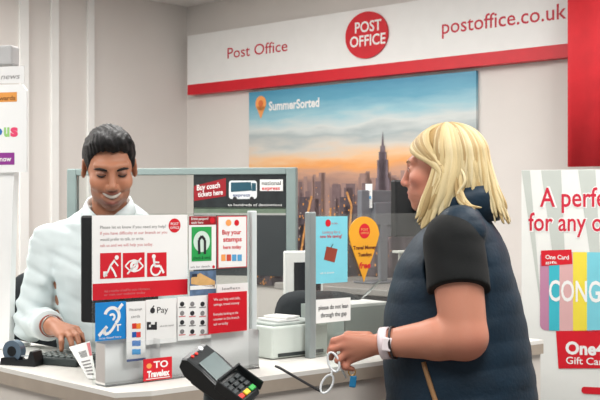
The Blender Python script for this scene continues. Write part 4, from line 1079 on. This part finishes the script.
for layer in range(3):
    NL=84
    for k in range(NL):
        ph = math.radians(80+ (280-80)*(k+rr_.uniform(-.5,.5))/(NL-1)); sg = 1 if ph<math.pi else -1; a = math.degrees(min(ph,2*math.pi-ph))
        gr_ = 1-.03*layer+rr_.uniform(-.012,.008); pts=[]
        for tau in (8,30,52,74,92):
            tt=math.radians(tau); pts.append((C0.x+RA.x*gr_*math.sin(tt)*math.sin(ph)+.006*sg*math.cos(tt), C0.y-RA.y*gr_*math.sin(tt)*math.cos(ph), C0.z+RA.z*gr_*math.cos(tt)))
        x,y,z = pts[-1]
        fwd_ = -.066*max(0,min(1,(132-a)/40)); bk = .050*max(0,(a-140)/40)
        mid_ = math.exp(-((a-128)/20)**2)
        zend = -.150+.068*mid_+rr_.uniform(-.022,.012)+.012*layer
        for f in (.33,.66,.9,1.0):
            fl = 1+.04*math.sin(f*3.1)-.10*max(0,f-.75)
            pts.append((x*fl+rr_.uniform(-.003,.003), y*(1+.02*math.sin(f*3))+fwd_*f**1.25+bk*f**1.5+rr_.uniform(-.003,.003), z+(zend-z)*f))
        Lk.lock(pts, rr_.uniform(.0065,.0105), shade(), .5)
for side in (1,-1):                                     # fringe swept from the parting to over the ear
    for k in range(60):
        f = (k+rr_.random())/60; j=lambda a: rr_.uniform(-a,a); kk=1+j(.012)
        top = shell(side*.004,.030-.130*f,.15-.070*f,kk)
        m1 = shell(side*(.030+.012*(1-f)),-.020-.082*f,.110-.038*f,kk*1.01)
        m2 = shell(side*(.062+.008*(1-f)),-.022-.062*f,.078-.026*f,kk*1.015)
        m3 = shell(side*.082,-.010-.036*f,.048-.018*f,kk*1.01)
        pts=[top,m1,m2,m3,
             (side*.091,.006-.010*f,.018-.010*f+j(.003)),
             (side*.094,.012+.010*(1-f),-.022+j(.004)),
             (side*.094,-.004+j(.005),-.070),
             (side*.088,-.026+j(.010),-.120+j(.008)),
             (side*.078,-.048+j(.010),-.148+j(.012))]
        Lk.lock(pts, rr_.uniform(.006,.009), shade(),.5)
for k in range(9):                                      # loose flicked-out ends on the shoulder
    j=lambda a: rr_.uniform(-a,a)
    Lk.lock([(.080+j(.006),.065+j(.015),.0),(.088+j(.004),.068+j(.015),-.045),(.092,.066+j(.012),-.085),(.098,.082+j(.012),-.112),(.104,.115+j(.010),-.120+j(.006))],rr_.uniform(.004,.006),shade(),.6)
hb = Field(); hb.u(ell((0,.024,.028),(.085,.110,.098))); hb.u(ell((0,.062,-.060),(.076,.056,.085)),.03)
hb.sub(lambda P: smax(P[:,1]+.010, P[:,2]-.062-.9*np.clip(-P[:,1]-.03,0,.1)*0, .012),.008)
hv,hq = snets(hb,(-.12,-.14,-.2),(.12,.17,.15),.006)
base=len(Lk.V); HV=[ww(*v) for v in Lk.V]+[ww(*v) for v in hv.tolist()]; HF=Lk.F+[[base+int(i) for i in q] for q in hq]; HC=np.array(Lk.C+[lin((190,158,104))]*len(hv))
link_mesh('hair',[tuple(v) for v in HV],HF,painted('hair_blonde',.42,.4,0,.35,60,(60,60,8),.34),None,woman,True,HC)
# black t-shirt
ts_ = Field(); ts_.u(wt(-.010))
for s_,e_ in ((LS,LE),(RS,RE)):
    ts_.u(cap(Vector((.42,2.905,1.335)).lerp(s_,.4),s_,.058,.066),.03); ts_.u(cap(s_,s_.lerp(e_,.62),.075,.080),.02)
ts_.warp(wrinkle(.002,1.2,9))
ts_.cut(lambda P: np.where(P[:,1]<2.80, (P-np.array(LS.lerp(LE,.52),np.float32))@np.array((.0,-.42,-.907),np.float32), np.where(P[:,1]>3.10,(1.17-P[:,2]),-1)).astype(np.float32),.002)
ts_.sub(cap(ww(0,.02,-.05),(.425,2.915,1.37),.058,.062),.006)
soft('t_shirt',ts_,(.15,2.55,.78),(.68,3.32,1.46),.0045,M('tee_black',(9,12,13),.9,.08,40,bump=.05,bscale=250),woman)
# gilet
gf = Field(); gf.u(wt(.006)); gf.u(cap((.400,2.742,1.352),(.445,3.055,1.352),.062,.062),.035)
gf.warp(lambda P: .0022*np.abs(np.sin((P[:,2]+.02*np.sin(P[:,0]*9))*math.pi/.062))*-1)
gf.warp(wrinkle(.0026,.8,21))
for s_,d_ in ((LS,-1),(RS,1)): gf.sub(cap((s_.x+.005,s_.y+.020*-d_*-1,s_.z-.060),(s_.x+.005,s_.y+.4*d_,s_.z-.060),.086,.086),.006)
gf.sub(cap(ww(0,.02,-.05),(.425,2.915,1.375),.060,.064),.006)
gf.cut(half((0,0,.80),(0,0,-1)),.006)
nav = M('gilet_navy',(10,34,50),.6,.10,25,bump=.12,bscale=90,spec=.28)
soft('gilet',gf,(.12,2.60,.76),(.70,3.25,1.46),.0042,nav,woman)
V=[];Fs=[]; n=36; cb=Vector((.434,2.912,1.408))
for i in range(n+1):
    a=math.radians(180+14+(360-28)*i/n); fr=abs((i/n-.5)*2); dx,dy=math.cos(a),math.sin(a); h=.062-.022*fr**2
    for r_,z_ in ((.066,-.03),(.074,h*.5),(.076,h),(.083,h+.003),(.089,h*.6),(.094,-.032)): V.append(cb+Vector((dx*r_,dy*r_*1.05,z_-.012*fr)))
m_=6
for i in range(n):
    for k in range(m_): a=i*m_+k; b=i*m_+(k+1)%m_; Fs.append([a,b,b+m_,a+m_])
Fs += [list(range(m_))[::-1],[n*m_+k for k in range(m_)]]
MB().add(V,Fs,nav,True).build('collar',woman)
zp=[march(gf,x,y,2.5) for x,y in ((423.5,362),(427,374),(431,387),(436,402),(440,415))]
MB().tube([p+Vector((0,-.001,0)) for p in zp],.0065,M('zip_tan',(150,112,74),.5,.06),8).build('pocket_zip',woman)
# trousers, shoes
tf=Field(); tf.u(ell((.43,2.90,.84),(.175,.205,.11)))
for h_,k_,a_ in zip(lh,lkn,la): tf.u(cap(h_,k_,.100,.074),.04); tf.u(cap(k_,(a_[0],a_[1],.12),.072,.060),.03)
tf.cut(half((0,0,.92),(0,0,1)),.01)
soft('trousers',tf,(.18,2.6,.05),(.70,3.2,.98),.008,M('trouser_navy',(34,38,48),.8,.06),woman)
for a_ in la:
    s_=Field(); s_.u(cap((a_[0]+.02,a_[1],.045),(a_[0]-.16,a_[1]+.02,.035),.044,.038)); s_.u(cap((a_[0],a_[1],.05),(a_[0],a_[1],.10),.044),.02); s_.cut(half((0,0,.003),(0,0,-1)),.003); s_.cut(half((0,0,.11),(0,0,1)),.003)
    soft('shoe',s_,(a_[0]-.26,a_[1]-.09,-.03),(a_[0]+.1,a_[1]+.1,.15),.006,black,woman)
ax_=(LW-LE).normalized(); wp=M('watch_pale',(226,212,216),.35,.02)
wr=band(LE.lerp(LW,1.03),ax_,.0315,.0365,.004,.022,wp,'wristwatch',woman)
band(LE.lerp(LW,.925),ax_,.0365,.0385,.003,.006,M('strap_dark',(54,44,44),.5,.05),'bracelet',woman)
fc = LE.lerp(LW,1.03)+Vector((0,-.0385,.002)); MB().box(fc,(.024,.008,.034),M('watch_face',(236,226,228),.25,.02),Matrix.Rotation(.12,3,'Y'),.003).build('watch_face',wr)
# ---- things in her hand
gl = thing('reading_glasses','folded white-framed glasses with a dark temple dangling from the woman\'s hand','glasses',pt(322,392,2.79))
wfm = M('frame_white',(232,236,238),.25,.02,spec=.6)
def lens(cx,cy,rx,ry,rot,Y): 
    L=[]
    for i in range(25):
        t=2*math.pi*i/24; x=rx*math.cos(t); y=ry*math.sin(t); L.append(pt(cx+x*math.cos(rot)-y*math.sin(rot),cy+x*math.sin(rot)+y*math.cos(rot),Y+.004*math.sin(t)))
    return L
lg = glass('lens_glass',(240,246,246),.12,.02)
for cx,cy,rt_ in ((333.5,362,1.25),(327,384,2.05)):
    L=lens(cx,cy,10,5.2,rt_,2.762 if cy<370 else 2.785); MB().tube(L,.0030,wfm,8).build('rim',gl); MB().add(L[:-1],[list(range(24))],lg).build('lens',gl)
MB().tube([pt(332,370,2.789),pt(332,373,2.787),pt(331,376,2.789)],.0030,wfm,8).build('bridge',gl)
MB().tube([pt(322,392,2.79),pt(310,385.5,2.78),pt(292,375,2.765),pt(280,368,2.755),pt(275,366,2.757)],[.0035,.0034,.0034,.0034,.003],M('temple_dark',(70,70,72),.35,.03,metal=.3),8).build('temple',gl)
MB().tube([pt(337,354,2.792),pt(333,351,2.80),pt(338,362,2.812),pt(346,378,2.815)],.0024,wfm,8).build('temple',gl)
kt = thing('key_fob','small blue key tag on a brass ring hanging below the woman\'s hand','key fob',pt(352,387,2.785))
MB().tube([pt(352+3.4*math.cos(t),372+3.6*math.sin(t),2.785) for t in [2*math.pi*i/20 for i in range(21)]],.0016,M('brass',(196,150,80),.35,.05,metal=.6),8).build('ring',kt)
MB().box(pt(353,381.5,2.785),(.017,.007,.030),M('fob_blue',(30,120,168),.4,.05),Matrix.Rotation(.12,3,'Y'),.003).build('tag',kt)
# ------------------------------------------------------------------ light and camera
def area(loc, sx, sy, e, col=(1,.98,.95)):
    l = bpy.data.lights.new('ceiling_lamp','AREA'); l.shape='RECTANGLE'; l.size=sx; l.size_y=sy; l.energy=e; l.color=col
    o = bpy.data.objects.new('ceiling_lamp',l); COL.objects.link(o); o.location=loc
for x,y,e in ((-1.7,2.3,46),(.5,1.7,48),(-.6,4.3,40),(1.4,3.2,46),(-2.0,4.3,46)): area((x,y,CEIL-.02),.6,1.2,e)
w = bpy.data.worlds.new('world'); S.world = w; w.use_nodes = True
w.node_tree.nodes['Background'].inputs[0].default_value = (.95,.98,1,1); w.node_tree.nodes['Background'].inputs[1].default_value = .62
cam = bpy.data.cameras.new('camera'); co = bpy.data.objects.new('camera',cam); COL.objects.link(co)
co.location = (0,0,EZ); co.rotation_euler = (math.pi/2,0,0); cam.sensor_width = 36; cam.lens = F/600*36; cam.shift_y = (HY-200)/600; cam.clip_start=.05; cam.dof.use_dof=True; cam.dof.focus_distance=2.95; cam.dof.aperture_fstop=11
S.camera = co
v = S.view_settings; v.view_transform='Standard'; v.look='None'; v.gamma=1; v.exposure=-.10; v.use_curve_mapping=False
